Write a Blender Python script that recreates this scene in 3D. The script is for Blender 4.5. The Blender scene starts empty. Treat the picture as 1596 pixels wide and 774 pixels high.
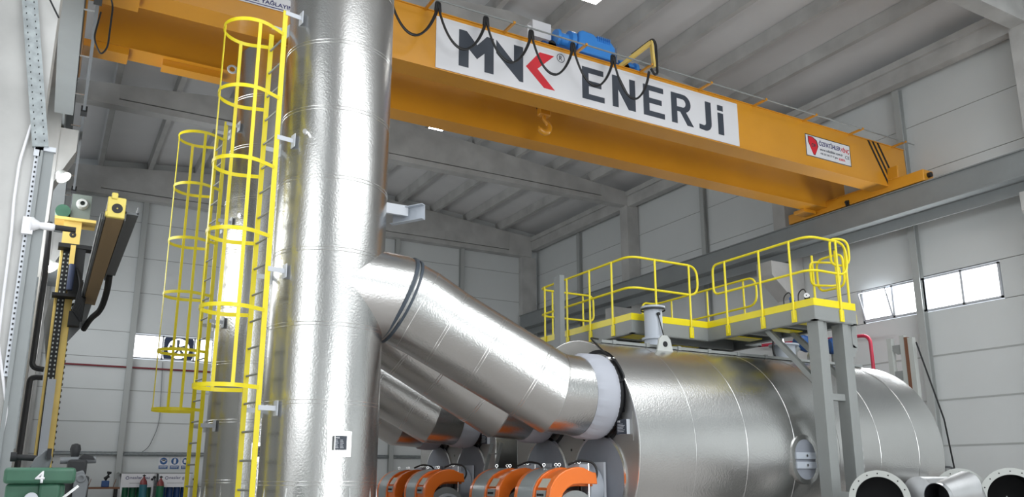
import bpy, bmesh, math, random
from math import sin, cos, pi, radians, atan2, sqrt
from mathutils import Vector, Matrix
random.seed(7)
H = 1.6                      # eye height: every z below is given from the eye level, H lifts it to the floor
S = bpy.context.scene
C = S.collection
# ------------------------------------------------------------------ camera
cd = bpy.data.cameras.new('camera'); cam = bpy.data.objects.new('camera', cd); C.objects.link(cam)
cd.sensor_width = 36.0; cd.lens = 36.0 * 1276 / 1596; cd.shift_y = 54 / 1596
cd.clip_end = 200
cam.location = (0, 0, H); cam.rotation_euler = (radians(90 + 13.24), 0, radians(-29.45))
S.camera = cam
# ------------------------------------------------------------------ exposure, world, lights
S.view_settings.view_transform = 'Standard'; S.view_settings.look = 'None'
S.view_settings.gamma = 1; S.view_settings.use_curve_mapping = False
S.view_settings.exposure = 0.18
w = bpy.data.worlds.new('sky'); S.world = w; w.use_nodes = True
w.node_tree.nodes['Background'].inputs[0].default_value = (0.85, 0.92, 1, 1)
w.node_tree.nodes['Background'].inputs[1].default_value = 1.0
def area(name, loc, rot, sx, sy, power, col=(1, 1, 1)):
    l = bpy.data.lights.new(name, 'AREA'); l.shape = 'RECTANGLE'; l.size = sx; l.size_y = sy
    l.energy = power; l.color = col
    o = bpy.data.objects.new(name, l); C.objects.link(o); o.location = loc; o.rotation_euler = rot
    return o
# daylight through the big door in the left wall, the door behind the camera, the right window; plus added fill overhead and on the left
area('daylight_side_door', (-1.02, 7.1, H + 5.4), (0, radians(-90), 0), 8.0, 2.8, 135, (0.95, 0.98, 1.0))
area('daylight_front_door', (8.0, -11.8, H + 3.6), (radians(90), 0, 0), 12.0, 9.5, 1100, (0.95, 0.98, 1.0))
area('fill_overhead', (10.0, -2.0, H + 12.2), (0, 0, 0), 17.0, 14.0, 1900, (0.95, 0.98, 1.0))  # added fill lamp overhead, for floor and roof bounce; no known rooflight
area('daylight_right_window', (20.6, 13.6, H + 4.88), (0, radians(90), 0), 0.9, 3.9, 140, (0.95, 0.98, 1.0))
area('fill_left', (-0.98, 22.5, H + 4.9), (0, radians(-90), 0), 2.4, 19.0, 520, (0.95, 0.98, 1.0))  # added fill lamp for the far end, no known window there
# ------------------------------------------------------------------ materials
def mat(name, col, rough=0.5, metal=0.0, emit=None, estr=1.0, noise=0.0, nscale=6.0, bump=0.0, bscale=60.0, coat=0.0, spec=0.5, stretch=None):
    m = bpy.data.materials.new(name); m.use_nodes = True
    nt = m.node_tree; b = nt.nodes['Principled BSDF']
    c = (*col, 1)
    b.inputs['Base Color'].default_value = c; b.inputs['Roughness'].default_value = rough
    b.inputs['Metallic'].default_value = metal; b.inputs['Specular IOR Level'].default_value = spec
    if coat: b.inputs['Coat Weight'].default_value = coat; b.inputs['Coat Roughness'].default_value = 0.08
    if emit: b.inputs['Emission Color'].default_value = (*emit, 1); b.inputs['Emission Strength'].default_value = estr
    if noise or bump:
        tc = nt.nodes.new('ShaderNodeTexCoord'); mp = nt.nodes.new('ShaderNodeMapping')
        nt.links.new(tc.outputs['Object'], mp.inputs[0])
        if stretch: mp.inputs['Scale'].default_value = stretch
    if noise:
        n = nt.nodes.new('ShaderNodeTexNoise'); n.inputs['Scale'].default_value = nscale; n.inputs['Detail'].default_value = 6
        nt.links.new(mp.outputs[0], n.inputs['Vector'])
        r = nt.nodes.new('ShaderNodeValToRGB'); r.color_ramp.elements[0].position = 0.3; r.color_ramp.elements[1].position = 0.7
        r.color_ramp.elements[0].color = (*[max(0, x * (1 - noise)) for x in col], 1)
        r.color_ramp.elements[1].color = (*[min(1, x * (1 + noise)) for x in col], 1)
        nt.links.new(n.outputs['Fac'], r.inputs[0]); nt.links.new(r.outputs[0], b.inputs['Base Color'])
    if bump:
        v = nt.nodes.new('ShaderNodeTexNoise'); v.inputs['Scale'].default_value = bscale; v.inputs['Detail'].default_value = 2
        nt.links.new(mp.outputs[0], v.inputs['Vector'])
        bp = nt.nodes.new('ShaderNodeBump'); bp.inputs['Strength'].default_value = bump; bp.inputs['Distance'].default_value = 0.004
        nt.links.new(v.outputs['Fac'], bp.inputs['Height']); nt.links.new(bp.outputs[0], b.inputs['Normal'])
    return m
M = {}
M['clad'] = mat('embossed_steel', (0.62, 0.62, 0.61), 0.26, 1.0, bump=0.65, bscale=38, noise=0.04, nscale=1.5)
M['bead'] = mat('swaged_bead', (0.85, 0.85, 0.84), 0.2, 1.0)
M['plate'] = mat('dull_embossed_plate', (0.48, 0.475, 0.46), 0.45, 1.0, bump=0.5, bscale=50)
M['concrete'] = mat('precast_concrete', (0.50, 0.50, 0.49), 0.85, noise=0.14, nscale=1.3, bump=0.15, bscale=25)
M['panel'] = mat('sandwich_panel', (0.70, 0.73, 0.735), 0.5, noise=0.03, nscale=0.5)
M['groove'] = mat('panel_joint', (0.25, 0.25, 0.25), 0.8)
M['roofp'] = mat('roof_panel', (0.72, 0.72, 0.725), 0.5, noise=0.06, nscale=0.4)
M['floor'] = mat('floor_screed', (0.43, 0.405, 0.39), 0.35, noise=0.15, nscale=0.8)
M['crane'] = mat('crane_orange', (0.72, 0.32, 0.022), 0.30, noise=0.05, nscale=0.8, coat=0.4)
M['yellow'] = mat('safety_yellow', (0.86, 0.72, 0.015), 0.35, noise=0.03, nscale=4)
M['sgray'] = mat('steel_grey_paint', (0.27, 0.285, 0.28), 0.45, noise=0.05, nscale=2)
M['dgray'] = mat('dark_grey_paint', (0.13, 0.14, 0.15), 0.5)
M['run'] = mat('runway_paint', (0.25, 0.27, 0.275), 0.45, noise=0.05, nscale=2)
M['lgray'] = mat('blue_grey_paint', (0.46, 0.50, 0.56), 0.42)
M['bracket'] = mat('bracket_grey', (0.58, 0.61, 0.66), 0.45)
M['fabric'] = mat('silicone_fabric', (0.46, 0.48, 0.54), 0.75, bump=0.3, bscale=18)
M['joint'] = mat('joint_blue_grey', (0.05, 0.065, 0.085), 0.5)
M['cover'] = mat('furnace_cover', (0.25, 0.27, 0.31), 0.55, noise=0.05, nscale=3)
M['black'] = mat('black_rubber', (0.012, 0.012, 0.013), 0.45)
M['dark'] = mat('dark_metal', (0.025, 0.026, 0.028), 0.6, spec=.25)
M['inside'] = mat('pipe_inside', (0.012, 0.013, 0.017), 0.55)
M['steel'] = mat('bare_steel', (0.55, 0.55, 0.56), 0.28, 1.0)
M['chrome'] = mat('zinc_bolt', (0.8, 0.8, 0.8), 0.2, 1.0)
M['galv'] = mat('galvanised', (0.30, 0.33, 0.34), 0.5, 0.6, noise=0.2, nscale=12)
M['white'] = mat('white_vinyl', (0.80, 0.80, 0.83), 0.4)
M['ink'] = mat('slate_ink', (0.045, 0.055, 0.075), 0.5)
M['red'] = mat('red_ink', (0.72, 0.02, 0.035), 0.45)
M['navy'] = mat('navy_ink', (0.03, 0.03, 0.16), 0.5)
M['orange'] = mat('burner_orange', (0.88, 0.19, 0.02), 0.28, coat=0.5)
M['bgrey'] = mat('burner_grey', (0.30, 0.33, 0.34), 0.3, coat=0.3)
M['display'] = mat('display_glass', (0.55, 0.53, 0.46), 0.15)
M['blue'] = mat('motor_blue', (0.05, 0.28, 0.78), 0.35)
M['dblue'] = mat('pump_blue', (0.012, 0.07, 0.24), 0.35)
M['green'] = mat('machine_green', (0.045, 0.135, 0.085), 0.4, noise=0.15, nscale=5)
M['cgreen'] = mat('cylinder_green', (0.012, 0.13, 0.06), 0.4)
M['cblue'] = mat('cylinder_blue', (0.012, 0.05, 0.17), 0.4)
M['cteal'] = mat('cylinder_teal', (0.03, 0.15, 0.19), 0.4)
M['cred'] = mat('cylinder_red', (0.22, 0.04, 0.04), 0.4)
M['boom'] = mat('boom_yellow', (0.80, 0.58, 0.16), 0.45, noise=0.08, nscale=3)
M['brown'] = mat('boom_brown', (0.36, 0.25, 0.13), 0.6)  # plain brown tone of the boom body
M['rust'] = mat('red_pipe', (0.22, 0.04, 0.05), 0.5)
M['redp'] = mat('fire_pipe_red', (0.55, 0.03, 0.07), 0.4)
M['foil'] = mat('aluminium_foil', (0.85, 0.85, 0.87), 0.25, 1.0, bump=0.8, bscale=10)
M['sky'] = mat('daylit_pane', (0.9, 0.9, 0.9), 0.4, emit=(0.96, 0.98, 1.0), estr=3.2)
M['lamp'] = mat('lamp_glow', (1, 1, 1), 0.4, emit=(1, 0.98, 0.94), estr=14)
M['sign'] = mat('sign_blue', (0.02, 0.10, 0.30), 0.5)
M['navyp'] = mat('fan_panel', (0.02, 0.035, 0.09), 0.5)
M['pipeg'] = mat('pipe_steel_new', (0.55, 0.56, 0.57), 0.35, 0.8, noise=0.1, nscale=3)
M['flange'] = mat('flange_pale', (0.50, 0.52, 0.50), 0.5)
M['wood'] = mat('cardboard_brown', (0.20, 0.09, 0.05), 0.8)
M['door'] = mat('door_and_fill_glazing', (0.8, 0.8, 0.8), 0.5, emit=(0.95, 0.98, 1.0), estr=0.6)  # door glazing, shared with the added fill panels
# ------------------------------------------------------------------ mesh helpers
class MB:
    def __init__(self): self.bm = bmesh.new(); self.mats = []
    def _m(self, f, m):
        if m is None: return
        if m not in self.mats: self.mats.append(m)
        f.material_index = self.mats.index(m) + (1 if False else 0)
    def _idx(self, m):
        if m not in self.mats: self.mats.append(m)
        return self.mats.index(m)
    def poly(self, pts, m=None):
        vs = [self.bm.verts.new(p) for p in pts]; f = self.bm.faces.new(vs)
        if m: f.material_index = self._idx(m)
        return f
    def box(self, x0, x1, y0, y1, z0, z1, m=None):
        P = [(x0, y0, z0), (x1, y0, z0), (x1, y1, z0), (x0, y1, z0), (x0, y0, z1), (x1, y0, z1), (x1, y1, z1), (x0, y1, z1)]
        return self.hexa(P, m)
    def hexa(self, P, m=None):
        v = [self.bm.verts.new(p) for p in P]
        for q in ((0, 3, 2, 1), (4, 5, 6, 7), (0, 1, 5, 4), (1, 2, 6, 5), (2, 3, 7, 6), (3, 0, 4, 7)):
            f = self.bm.faces.new([v[i] for i in q])
            if m: f.material_index = self._idx(m)
        return self
    def bar(self, a, b, wd, ht, up=(0, 0, 1), m=None):
        """rectangular bar from a to b, wd across, ht along up"""
        a = Vector(a); b = Vector(b); d = (b - a).normalized(); u = Vector(up)
        s = d.cross(u)
        if s.length < 1e-5: s = d.cross(Vector((1, 0, 0)))
        s.normalize(); u = s.cross(d).normalized()
        P = []
        for e in (a, b):
            for i, j in ((-1, -1), (1, -1), (1, 1), (-1, 1)): P.append(e + s * wd / 2 * i + u * ht / 2 * j)
        return self.hexa([P[0], P[1], P[2], P[3], P[4], P[5], P[6], P[7]], m)
    def rings(self, rings, cap=True, closed=False, m=None):
        vs = [[self.bm.verts.new(p) for p in r] for r in rings]; n = len(vs[0])
        pairs = list(zip(vs, vs[1:])) + ([(vs[-1], vs[0])] if closed else [])
        for a, b in pairs:
            for i in range(n):
                f = self.bm.faces.new((a[i], a[(i + 1) % n], b[(i + 1) % n], b[i]))
                f.smooth = True
                if m: f.material_index = self._idx(m)
        if cap and not closed:
            for r in (list(reversed(vs[0])), vs[-1]):
                f = self.bm.faces.new(r)
                if m: f.material_index = self._idx(m)
        return self
    def tube(self, pts, r, n=10, cap=True, m=None, closed=False):
        """round tube with mitred corners along pts; r a number or one per point"""
        pts = [Vector(p) for p in pts]; k = len(pts)
        rs = r if isinstance(r, (list, tuple)) else [r] * k
        out = []; ref = None
        for i in range(k):
            if closed: d1 = (pts[i] - pts[i - 1]).normalized(); d2 = (pts[(i + 1) % k] - pts[i]).normalized()
            else:
                d1 = (pts[i] - pts[i - 1]).normalized() if i else None
                d2 = (pts[i + 1] - pts[i]).normalized() if i < k - 1 else None
                d1 = d1 or d2; d2 = d2 or d1
            t = (d1 + d2)
            t = t.normalized() if t.length > 1e-6 else d1
            if ref is None:
                ref = Vector((0, 0, 1)) if abs(d1.z) < 0.9 else Vector((1, 0, 0))
                s = d1.cross(ref).normalized(); u = s.cross(d1).normalized()
            # circle perpendicular to d1, slid along d1 onto the mitre plane
            ring = []
            for j in range(n):
                a = 2 * pi * j / n; o = (s * cos(a) + u * sin(a)) * rs[i]
                den = d1.dot(t); o = o - d1 * (o.dot(t) / den) if abs(den) > 0.2 else o
                ring.append(pts[i] + o)
            out.append(ring)
            # carry the frame over to the next segment
            q = d1.rotation_difference(d2); s = q @ s; u = q @ u
        return self.rings(out, cap, closed, m)
    def cyl(self, a, b, r, n=24, cap=True, m=None, r2=None):
        return self.tube([a, b], [r, r if r2 is None else r2], n, cap, m)
    def lathe(self, prof, centre=(0, 0, 0), axis=(0, 0, 1), n=48, m=None, cap=False):
        """prof: list of (radius, distance along the axis)"""
        ax = Vector(axis).normalized(); ref = Vector((0, 0, 1)) if abs(ax.z) < 0.9 else Vector((1, 0, 0))
        s = ax.cross(ref).normalized(); u = s.cross(ax).normalized(); c = Vector(centre)
        return self.rings([[c + ax * h + (s * cos(2 * pi * j / n) + u * sin(2 * pi * j / n)) * max(r, 1e-4) for j in range(n)] for r, h in prof], cap, False, m)
    def prism(self, pts, y0, y1, m=None, plane='xz'):
        """outline in a plane, pulled along the third axis"""
        f = {'xz': lambda p, t: (p[0], t, p[1]), 'yz': lambda p, t: (t, p[0], p[1]), 'xy': lambda p, t: (p[0], p[1], t)}[plane]
        A = [self.bm.verts.new(f(p, y0)) for p in pts]; B = [self.bm.verts.new(f(p, y1)) for p in pts]; n = len(pts)
        for vs in (list(reversed(A)), B):
            g = self.bm.faces.new(vs)
            if m: g.material_index = self._idx(m)
        for i in range(n):
            g = self.bm.faces.new((A[i], A[(i + 1) % n], B[(i + 1) % n], B[i]))
            if m: g.material_index = self._idx(m)
        return self
    def torus(self, c, axis, R, r, n=48, k=8, m=None, sc=None):
        ax = Vector(axis).normalized(); ref = Vector((0, 0, 1)) if abs(ax.z) < 0.9 else Vector((1, 0, 0))
        s = ax.cross(ref).normalized(); u = s.cross(ax).normalized(); c = Vector(c); out = []
        for i in range(n):
            a = 2 * pi * i / n; d = s * cos(a) + u * sin(a)
            out.append([c + d * (R + r * cos(2 * pi * j / k)) + ax * r * sin(2 * pi * j / k) for j in range(k)])
        return self.rings(out, False, True, m)
    def obj(self, name, m, parent=None, bevel=0.0, angle=35, smooth=False, loc=None):
        bmesh.ops.recalc_face_normals(self.bm, faces=self.bm.faces)
        me = bpy.data.meshes.new(name); self.bm.to_mesh(me); self.bm.free()
        if self.mats:
            for k in self.mats: me.materials.append(M[k])
        else: me.materials.append(M[m])
        if smooth: me.polygons.foreach_set('use_smooth', [True] * len(me.polygons))
        me.set_sharp_from_angle(angle=radians(angle))
        o = bpy.data.objects.new(name, me); C.objects.link(o)
        if parent: o.parent = parent
        if loc: o.location = loc
        if bevel:
            b = o.modifiers.new('edge', 'BEVEL'); b.width = bevel; b.segments = 2; b.limit_method = 'ANGLE'
        return o
def thing(name, label, cat, loc=(0, 0, 0), group=None, rz=0):
    o = bpy.data.objects.new(name, None); C.objects.link(o); o.location = loc; o.rotation_euler = (0, 0, rz)
    o.empty_display_size = 0.2
    o['label'] = label; o['category'] = cat
    if group: o['group'] = group
    return o
def tag(o, label, cat, group=None, kind=None):
    o['label'] = label; o['category'] = cat
    if group: o['group'] = group
    if kind: o['kind'] = kind
    return o
def struct(o, label=None, cat=None, group=None):
    o['kind'] = 'structure'
    if label: o['label'] = label; o['category'] = cat
    if group: o['group'] = group
    return o
def kids(o): return [c for c in C.objects if c.parent == o]
def dup(root, dloc, label=None, loc=None):
    def rec(o, par):
        c = o.copy(); C.objects.link(c); c.parent = par
        for k in kids_of.get(o.name, []): rec(k, c)
        return c
    kids_of = {}
    for o in C.objects:
        if o.parent: kids_of.setdefault(o.parent.name, []).append(o)
    r = rec(root, None)
    r.location = Vector(loc) if loc else root.location + Vector(dloc)
    if label: r['label'] = label
    return r
def text_obj(name, s, x0, x1, y, z0, z1, m, parent, bold=0.0, face='-y', depth=0.004, slant=0.0):
    """lettering as mesh, fitted to a width and height"""
    cu = bpy.data.curves.new('t', 'FONT'); cu.body = s; cu.size = 1; cu.offset = bold; cu.extrude = 0.0
    cu.resolution_u = 3
    t = bpy.data.objects.new('t', cu); C.objects.link(t)
    bpy.context.view_layer.update()
    me = bpy.data.meshes.new_from_object(t.evaluated_get(bpy.context.evaluated_depsgraph_get()))
    bpy.data.objects.remove(t); bpy.data.curves.remove(cu)
    xs = [v.co.x for v in me.vertices]; ys = [v.co.y for v in me.vertices]
    ax, bx, ay, by = min(xs), max(xs), min(ys), max(ys)
    for v in me.vertices:
        u = (v.co.x - ax) / (bx - ax); k = (v.co.y - ay) / (by - ay)
        p = x0 + u * (x1 - x0); q = z0 + k * (z1 - z0)
        if face == '-y': v.co = (p, y, q)
        elif face == '-x': v.co = (y, -p, q)
    bm = bmesh.new(); bm.from_mesh(me); bmesh.ops.triangulate(bm, faces=bm.faces)
    r = bmesh.ops.extrude_face_region(bm, geom=bm.faces[:])
    d = Vector((0, -depth, 0)) if face == '-y' else Vector((-depth, 0, 0))
    bmesh.ops.translate(bm, verts=[v for v in r['geom'] if isinstance(v, bmesh.types.BMVert)], vec=d)
    bmesh.ops.recalc_face_normals(bm, faces=bm.faces)
    bm.to_mesh(me); bm.free(); me.materials.clear(); me.materials.append(M[m])
    o = bpy.data.objects.new(name, me); C.objects.link(o)
    if parent: o.parent = parent
    return o
def arcpts(c, r, a0, a1, n, f): return [f(c[0] + r * cos(radians(a0 + (a1 - a0) * i / n)), c[1] + r * sin(radians(a0 + (a1 - a0) * i / n))) for i in range(n + 1)]
def rounded(pts, rad, n=5):
    """round the inner corners of a 3-D polyline"""
    P = [Vector(p) for p in pts]; out = [P[0]]
    for i in range(1, len(P) - 1):
        a = (P[i - 1] - P[i]); b = (P[i + 1] - P[i]); r = min(rad, a.length * 0.49, b.length * 0.49)
        s = P[i] + a.normalized() * r; e = P[i] + b.normalized() * r
        for k in range(n + 1):
            t = k / n; out.append(s * (1 - t) ** 2 + P[i] * 2 * t * (1 - t) + e * t * t)
    out.append(P[-1]); return out
# ================================================================== THE HALL
XL, XR, YB, YF = -1.05, 20.8, 34.3, -12.0
seams = [-H, -0.40, 0.78, 1.97, 3.16, 4.37, 5.38, 6.95, 8.34, 9.78, 11.2, 13.2]
b = MB(); b.box(XL - 0.6, XR + 0.6, YF - 0.4, YB + 0.6, -0.3, 0); struct(b.obj('floor', 'floor'))
def wall(name, fixed, a0, a1, ax, sign, holes):
    """panel courses with recessed joints; holes: (course index, from, to)"""
    b = MB()
    for k, (z0, z1) in enumerate(zip(seams, seams[1:])):
        segs = [(a0, a1)]
        for hk, h0, h1 in holes:
            if hk == k: segs = [q for s in segs for q in ((s[0], min(s[1], h0)), (max(s[0], h1), s[1])) if q[1] - q[0] > 0.01]
        for s0, s1 in segs:
            zz0, zz1 = H + z0 + 0.010, H + z1 - 0.010
            for (d0, d1, q0, q1, mt) in ((0, 0.08, zz0, zz1, 'panel'), (0.02, 0.1, H + z0, H + z1, 'groove')):
                lo, hi = fixed + sign * d0, fixed + sign * d1
                lo, hi = min(lo, hi), max(lo, hi)
                if ax == 'x': b.box(s0, s1, lo, hi, q0, q1, mt)
                else: b.box(lo, hi, s0, s1, q0, q1, mt)
    return struct(b.obj(name, 'panel'))
wall('wall_back', YB, XL, XR, 'x', 1, [(5, 2.55, 5.6)])
wall('wall_right', XR, YF, YB, 'y', 1, [(5, 11.5, 15.66)])
b = MB(); 
for z0, z1, y0, y1 in ((0, 12.8, YF, 6.0), (0, 12.8, 9.4, YB), (11.0, 12.8, 6.0, 9.4)): b.box(XL - 0.12, XL, y0, y1, z0, z1)
struct(b.obj('wall_left', 'panel'))
b = MB()
for x0, x1, z0, z1 in ((XL, 2.0, 0, 12.8), (14.0, XR, 0, 12.8), (2.0, 14.0, 9.3, 12.8)): b.box(x0, x1, YF - 0.12, YF, z0, z1)
struct(b.obj('wall_front', 'panel'))
# doors: tall glazed sectional doors, never in the photograph but the source of its daylight
def glazed_door(name, x0, x1, y0, y1, z1, ax):
    t = bpy.data.objects.new(name, None); C.objects.link(t); t['kind'] = 'structure'
    b = MB(); g = MB()
    if ax == 'y':
        g.box(x0, x0 + 0.02, y0, y1, 0, z1)
        for i in range(5): y = y0 + (y1 - y0) * i / 4; b.box(x0 - 0.04, x0 + 0.07, y - 0.05, y + 0.05, 0, z1)
        for i in range(7): z = z1 * i / 6; b.box(x0 - 0.035, x0 + 0.06, y0, y1, max(0, z - 0.05), z + 0.05)
    else:
        g.box(x0, x1, y0 - 0.02, y0, 0, z1)
        for i in range(7): x = x0 + (x1 - x0) * i / 6; b.box(x - 0.06, x + 0.06, y0 - 0.05, y0 + 0.05, 0, z1)
        for i in range(9): z = z1 * i / 8; b.box(x0, x1, y0 - 0.045, y0 + 0.045, max(0, z - 0.05), z + 0.05)
    b.obj('door_frame', 'sgray', t); g.obj('glazing', 'door', t)
glazed_door('door_1', XL - 0.1, 0, 6.0, 9.4, 11.0, 'y')
W3 = []
q = MB(); q.box(XL + .001, XL + .02, 13.0, 32.0, H + 3.7, H + 6.1); o = q.obj('left_fill_panel', 'door'); o['kind'] = 'structure'  # added glowing panel on the unseen left wall, brightens the far end
q = MB()
for k in range(11): q.box(XL + .0, XL + .05, 12.96 + 1.9 * k, 13.04 + 1.9 * k, H + 3.65, H + 6.15)
for z in (3.65, 4.9, 6.1): q.box(XL, XL + .05, 12.96, 32.04, H + z, H + z + .05)
q.obj('window_frame', 'bracket', o)  # bars dressing the added left panel
glazed_door('door_2', 2.0, 14.0, YF - 0.06, 0, 9.3, 'x')
# roof: low gable, ridge at x=10
RX = 10.0
def roofz(x): return H + 12.62 - abs(x - RX) * 0.098
b = MB()
for x0, x1 in ((XL - 0.1, RX), (RX, XR + 0.1)):
    z0, z1 = roofz(x0) + 0.38, roofz(x1) + 0.38
    b.hexa([(x0, YF, z0), (x1, YF, z1), (x1, YB + 0.1, z1), (x0, YB + 0.1, z0), (x0, YF, z0 + 0.1), (x1, YF, z1 + 0.1), (x1, YB + 0.1, z1 + 0.1), (x0, YB + 0.1, z0 + 0.1)])
for k in range(4):
    q = MB(); x0, x1 = 2.0 + 4.2 * k, 5.2 + 4.2 * k; q.box(x0, x1, -9.0, 5.0, H + 12.20 + .05, H + 12.30 + .05); q.obj('roof_fill_panel', 'door').__setitem__('kind', 'structure')  # glowing panels added out of view as overhead fill
rp = M['roofp']; nt = rp.node_tree
wv = nt.nodes.new('ShaderNodeTexWave'); wv.inputs['Scale'].default_value = 1.3; wv.bands_direction = 'Y'; wv.wave_profile = 'SAW'
tc = nt.nodes.new('ShaderNodeTexCoord'); nt.links.new(tc.outputs['Object'], wv.inputs['Vector'])
bp = nt.nodes.new('ShaderNodeBump'); bp.inputs['Strength'].default_value = 0.5; bp.inputs['Distance'].default_value = 0.02
nt.links.new(wv.outputs['Fac'], bp.inputs['Height']); nt.links.new(bp.outputs[0], nt.nodes['Principled BSDF'].inputs['Normal'])
struct(b.obj('ceiling', 'roofp'))
# portal beams across the hall
frames = [34.05, 26.25, 18.05, 9.9, 1.7, -6.4]
def portal(y):
    b = MB(); hw, web = 0.2, 0.09
    bot = H + 11.02 if y < 30 else H + 10.6
    x0, x1 = XL + 0.65, XR - 0.55
    def top(x): return roofz(x)
    # bottom flange, web, top flange, solid ends
    def sect(xa, xb, za, zb, zc, zd, w_): b.hexa([(xa, y - w_, za), (xb, y - w_, zb), (xb, y + w_, zb), (xa, y + w_, za), (xa, y - w_, zc), (xb, y - w_, zd), (xb, y + w_, zd), (xa, y + w_, zc)])
    for xa, xb in ((x0, RX), (RX, x1)):
        sect(xa, xb, bot, bot, bot + 0.2, bot + 0.2, hw)
        sect(xa, xb, bot + 0.25, bot + 0.25, top(xa), top(xb), hw - .03)
        sect(xa, xb, bot + 0.2, bot + 0.2, bot + .25, bot + .25, web)
    for xa, xb in ((x0, x0 + 1.3), (x1 - 1.3, x1)): sect(xa, xb, bot + .2, bot + .2, top(xa), top(xb), hw - .004)
    return struct(b.obj('roof_beam', 'concrete'))
for y in frames: portal(y)
pxs = [20.3 - 1.773 * k for k in range(1, 12)]
for x in pxs:
    b = MB(); z = roofz(x)
    b.prism([(x - 0.08, z), (x + 0.08, z), (x + 0.12, z + 0.376), (x - 0.12, z + 0.376)], YF + 0.02, YB, plane='xz')
    struct(b.obj('roof_purlin', 'concrete'))
for nm, x0, x1 in (('eave_beam', 20.25, 20.55), ('eave_beam', XL + 0.25, XL + 0.5)):
    b = MB(); b.box(x0, x1, YF, YB - 0.25, H + 10.97, H + 11.58); b.box(x0 - 0.1, x0, YF, YB - 0.25, H + 11.40, H + 11.60); struct(b.obj(nm, 'concrete'))
# concrete columns with corbels that carry the crane runway
def column(y, side):
    b = MB()
    if side > 0: xa, xb, s = 20.2, 20.78, -1
    else: xa, xb, s = XL + 0.02, -0.37, 1
    b.box(xa, xb, y - 0.32, y + 0.32, 0, H + 7.62); b.box(xa + (0.0 if side > 0 else 0), xb, y - 0.25, y + 0.25, H + 7.62, H + 11.02)
    f = xa if side > 0 else xb
    zt = H + (6.6 if side > 0 else 6.78)
    e = f + s * ((0.85 if y > 12 else .5) if side > 0 else 0.32)
    b.prism([(f, zt), (e, zt), (e, zt - 0.45), (f, zt - 1.15)], y - 0.31, y + 0.31, plane='xz')
    return struct(b.obj('concrete_column', 'concrete'))
for y in (26.25, 18.0, 9.9, 1.7, -6.4):
    column(y, 1); column(y, -1)
b = MB(); b.box(19.75, 20.55, 33.95, 34.28, 0, H + 10.6); struct(b.obj('concrete_column', 'concrete'))
b = MB(); b.box(XL + .02, -0.37, 33.95, 34.28, 0, H + 10.6); struct(b.obj('concrete_column', 'concrete'))
# steel wall posts between the columns
def post(x, y, z1, ax):
    b = MB(); a, c = (0.09, 0.09)
    if ax == 'r': b.box(x - 0.2, x - 0.185, y - .1, y + .1, 0, z1); b.box(x - 0.015, x, y - .1, y + .1, 0, z1); b.box(x - .19, x - .01, y - .008, y + .008, 0, z1)
    else: b.box(x - .1, x + .1, y - .2, y - .185, 0, z1); b.box(x - .1, x + .1, y - .015, y, 0, z1); b.box(x - .008, x + .008, y - .19, y - .01, 0, z1)
    return struct(b.obj('wall_post', 'sgray'))
M['postg'] = mat('post_grey', (0.44, 0.46, 0.455), 0.5)
for y in (30.3, 22.0, 13.7, 5.8):
    o = post(XR - 0.005, y, H + 11.0, 'r'); o.data.materials[0] = M['postg']
for x in (2.58, 7.6, 13.25, 16.55):
    o = post(x, YB - 0.005, H + 10.75, 'b'); o.data.materials[0] = M['postg']
# runway girders for the crane
def runway(x, y0, y1, z0, z1, wd, rail):
    b = MB(); b.box(x - wd, x + wd, y0, y1, z0, z0 + 0.03); b.box(x - 0.012, x + 0.012, y0, y1, z0 + .03, z1 - .03); b.box(x - wd, x + wd, y0, y1, z1 - 0.03, z1)
    o = b.obj('crane_runway', 'run')
    r = MB(); r.box(x - .03, x + .03, y0, y1, z1, z1 + .05); q = r.obj('crane_rail', 'dark', o)
    return struct(o)
def runway_r():
    b = MB(); x0, x1 = 19.62, 19.92
    b.box(x0, x1, YF + .2, YB - .35, H + 6.95, H + 7.56)                     # boxed web seen from the hall
    b.box(x0 - 0.10, x1 + .2, YF + .2, YB - .35, H + 6.91, H + 6.95)
    b.box(x0 - 0.06, x1 + .06, YF + .2, YB - .35, H + 7.56, H + 7.59)
    b.box(x1 + .02, x1 + .06, YF + .2, YB - .35, H + 6.62, H + 6.91)
    o = b.obj('crane_runway', 'run')
    r = MB(); r.box(19.74, 19.80, YF + .2, YB - .35, H + 7.59, H + 7.64); r.obj('crane_rail', 'dark', o)
    return struct(o)
runway_r()
def runway_l():
    o = None
    b = MB()
    for y0, y1 in ((YF + .2, 17.0), (18.6, YB - .35)):
        b.box(-0.50, -0.18, y0, y1, H + 6.80, H + 6.83); b.box(-0.36, -0.32, y0, y1, H + 6.83, H + 7.53); b.box(-0.50, -0.18, y0, y1, H + 7.53, H + 7.56)
    b.box(-0.36, -0.32, 17.0, 18.6, H + 6.85, H + 7.53); b.box(-0.50, -0.18, 17.0, 18.6, H + 7.5, H + 7.56)
    o = b.obj('crane_runway', 'run')
    r = MB(); r.box(-.37, -.31, YF + .2, YB - .35, H + 7.56, H + 7.61); r.obj('crane_rail', 'dark', o)
    return struct(o)
runway_l()
for k, z in enumerate((0.78, 1.97, 3.16)):
    b = MB(); b.box(XR - .012, XR, YF, YB, H + z - .022, H + z + .018); struct(b.obj('trim_%d' % (2 * k + 1), 'postg'))
    b = MB(); b.box(XL, XR - .02, YB - .012, YB, H + z - .02, H + z + .015); struct(b.obj('trim_%d' % (2 * k + 2), 'postg'))
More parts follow.
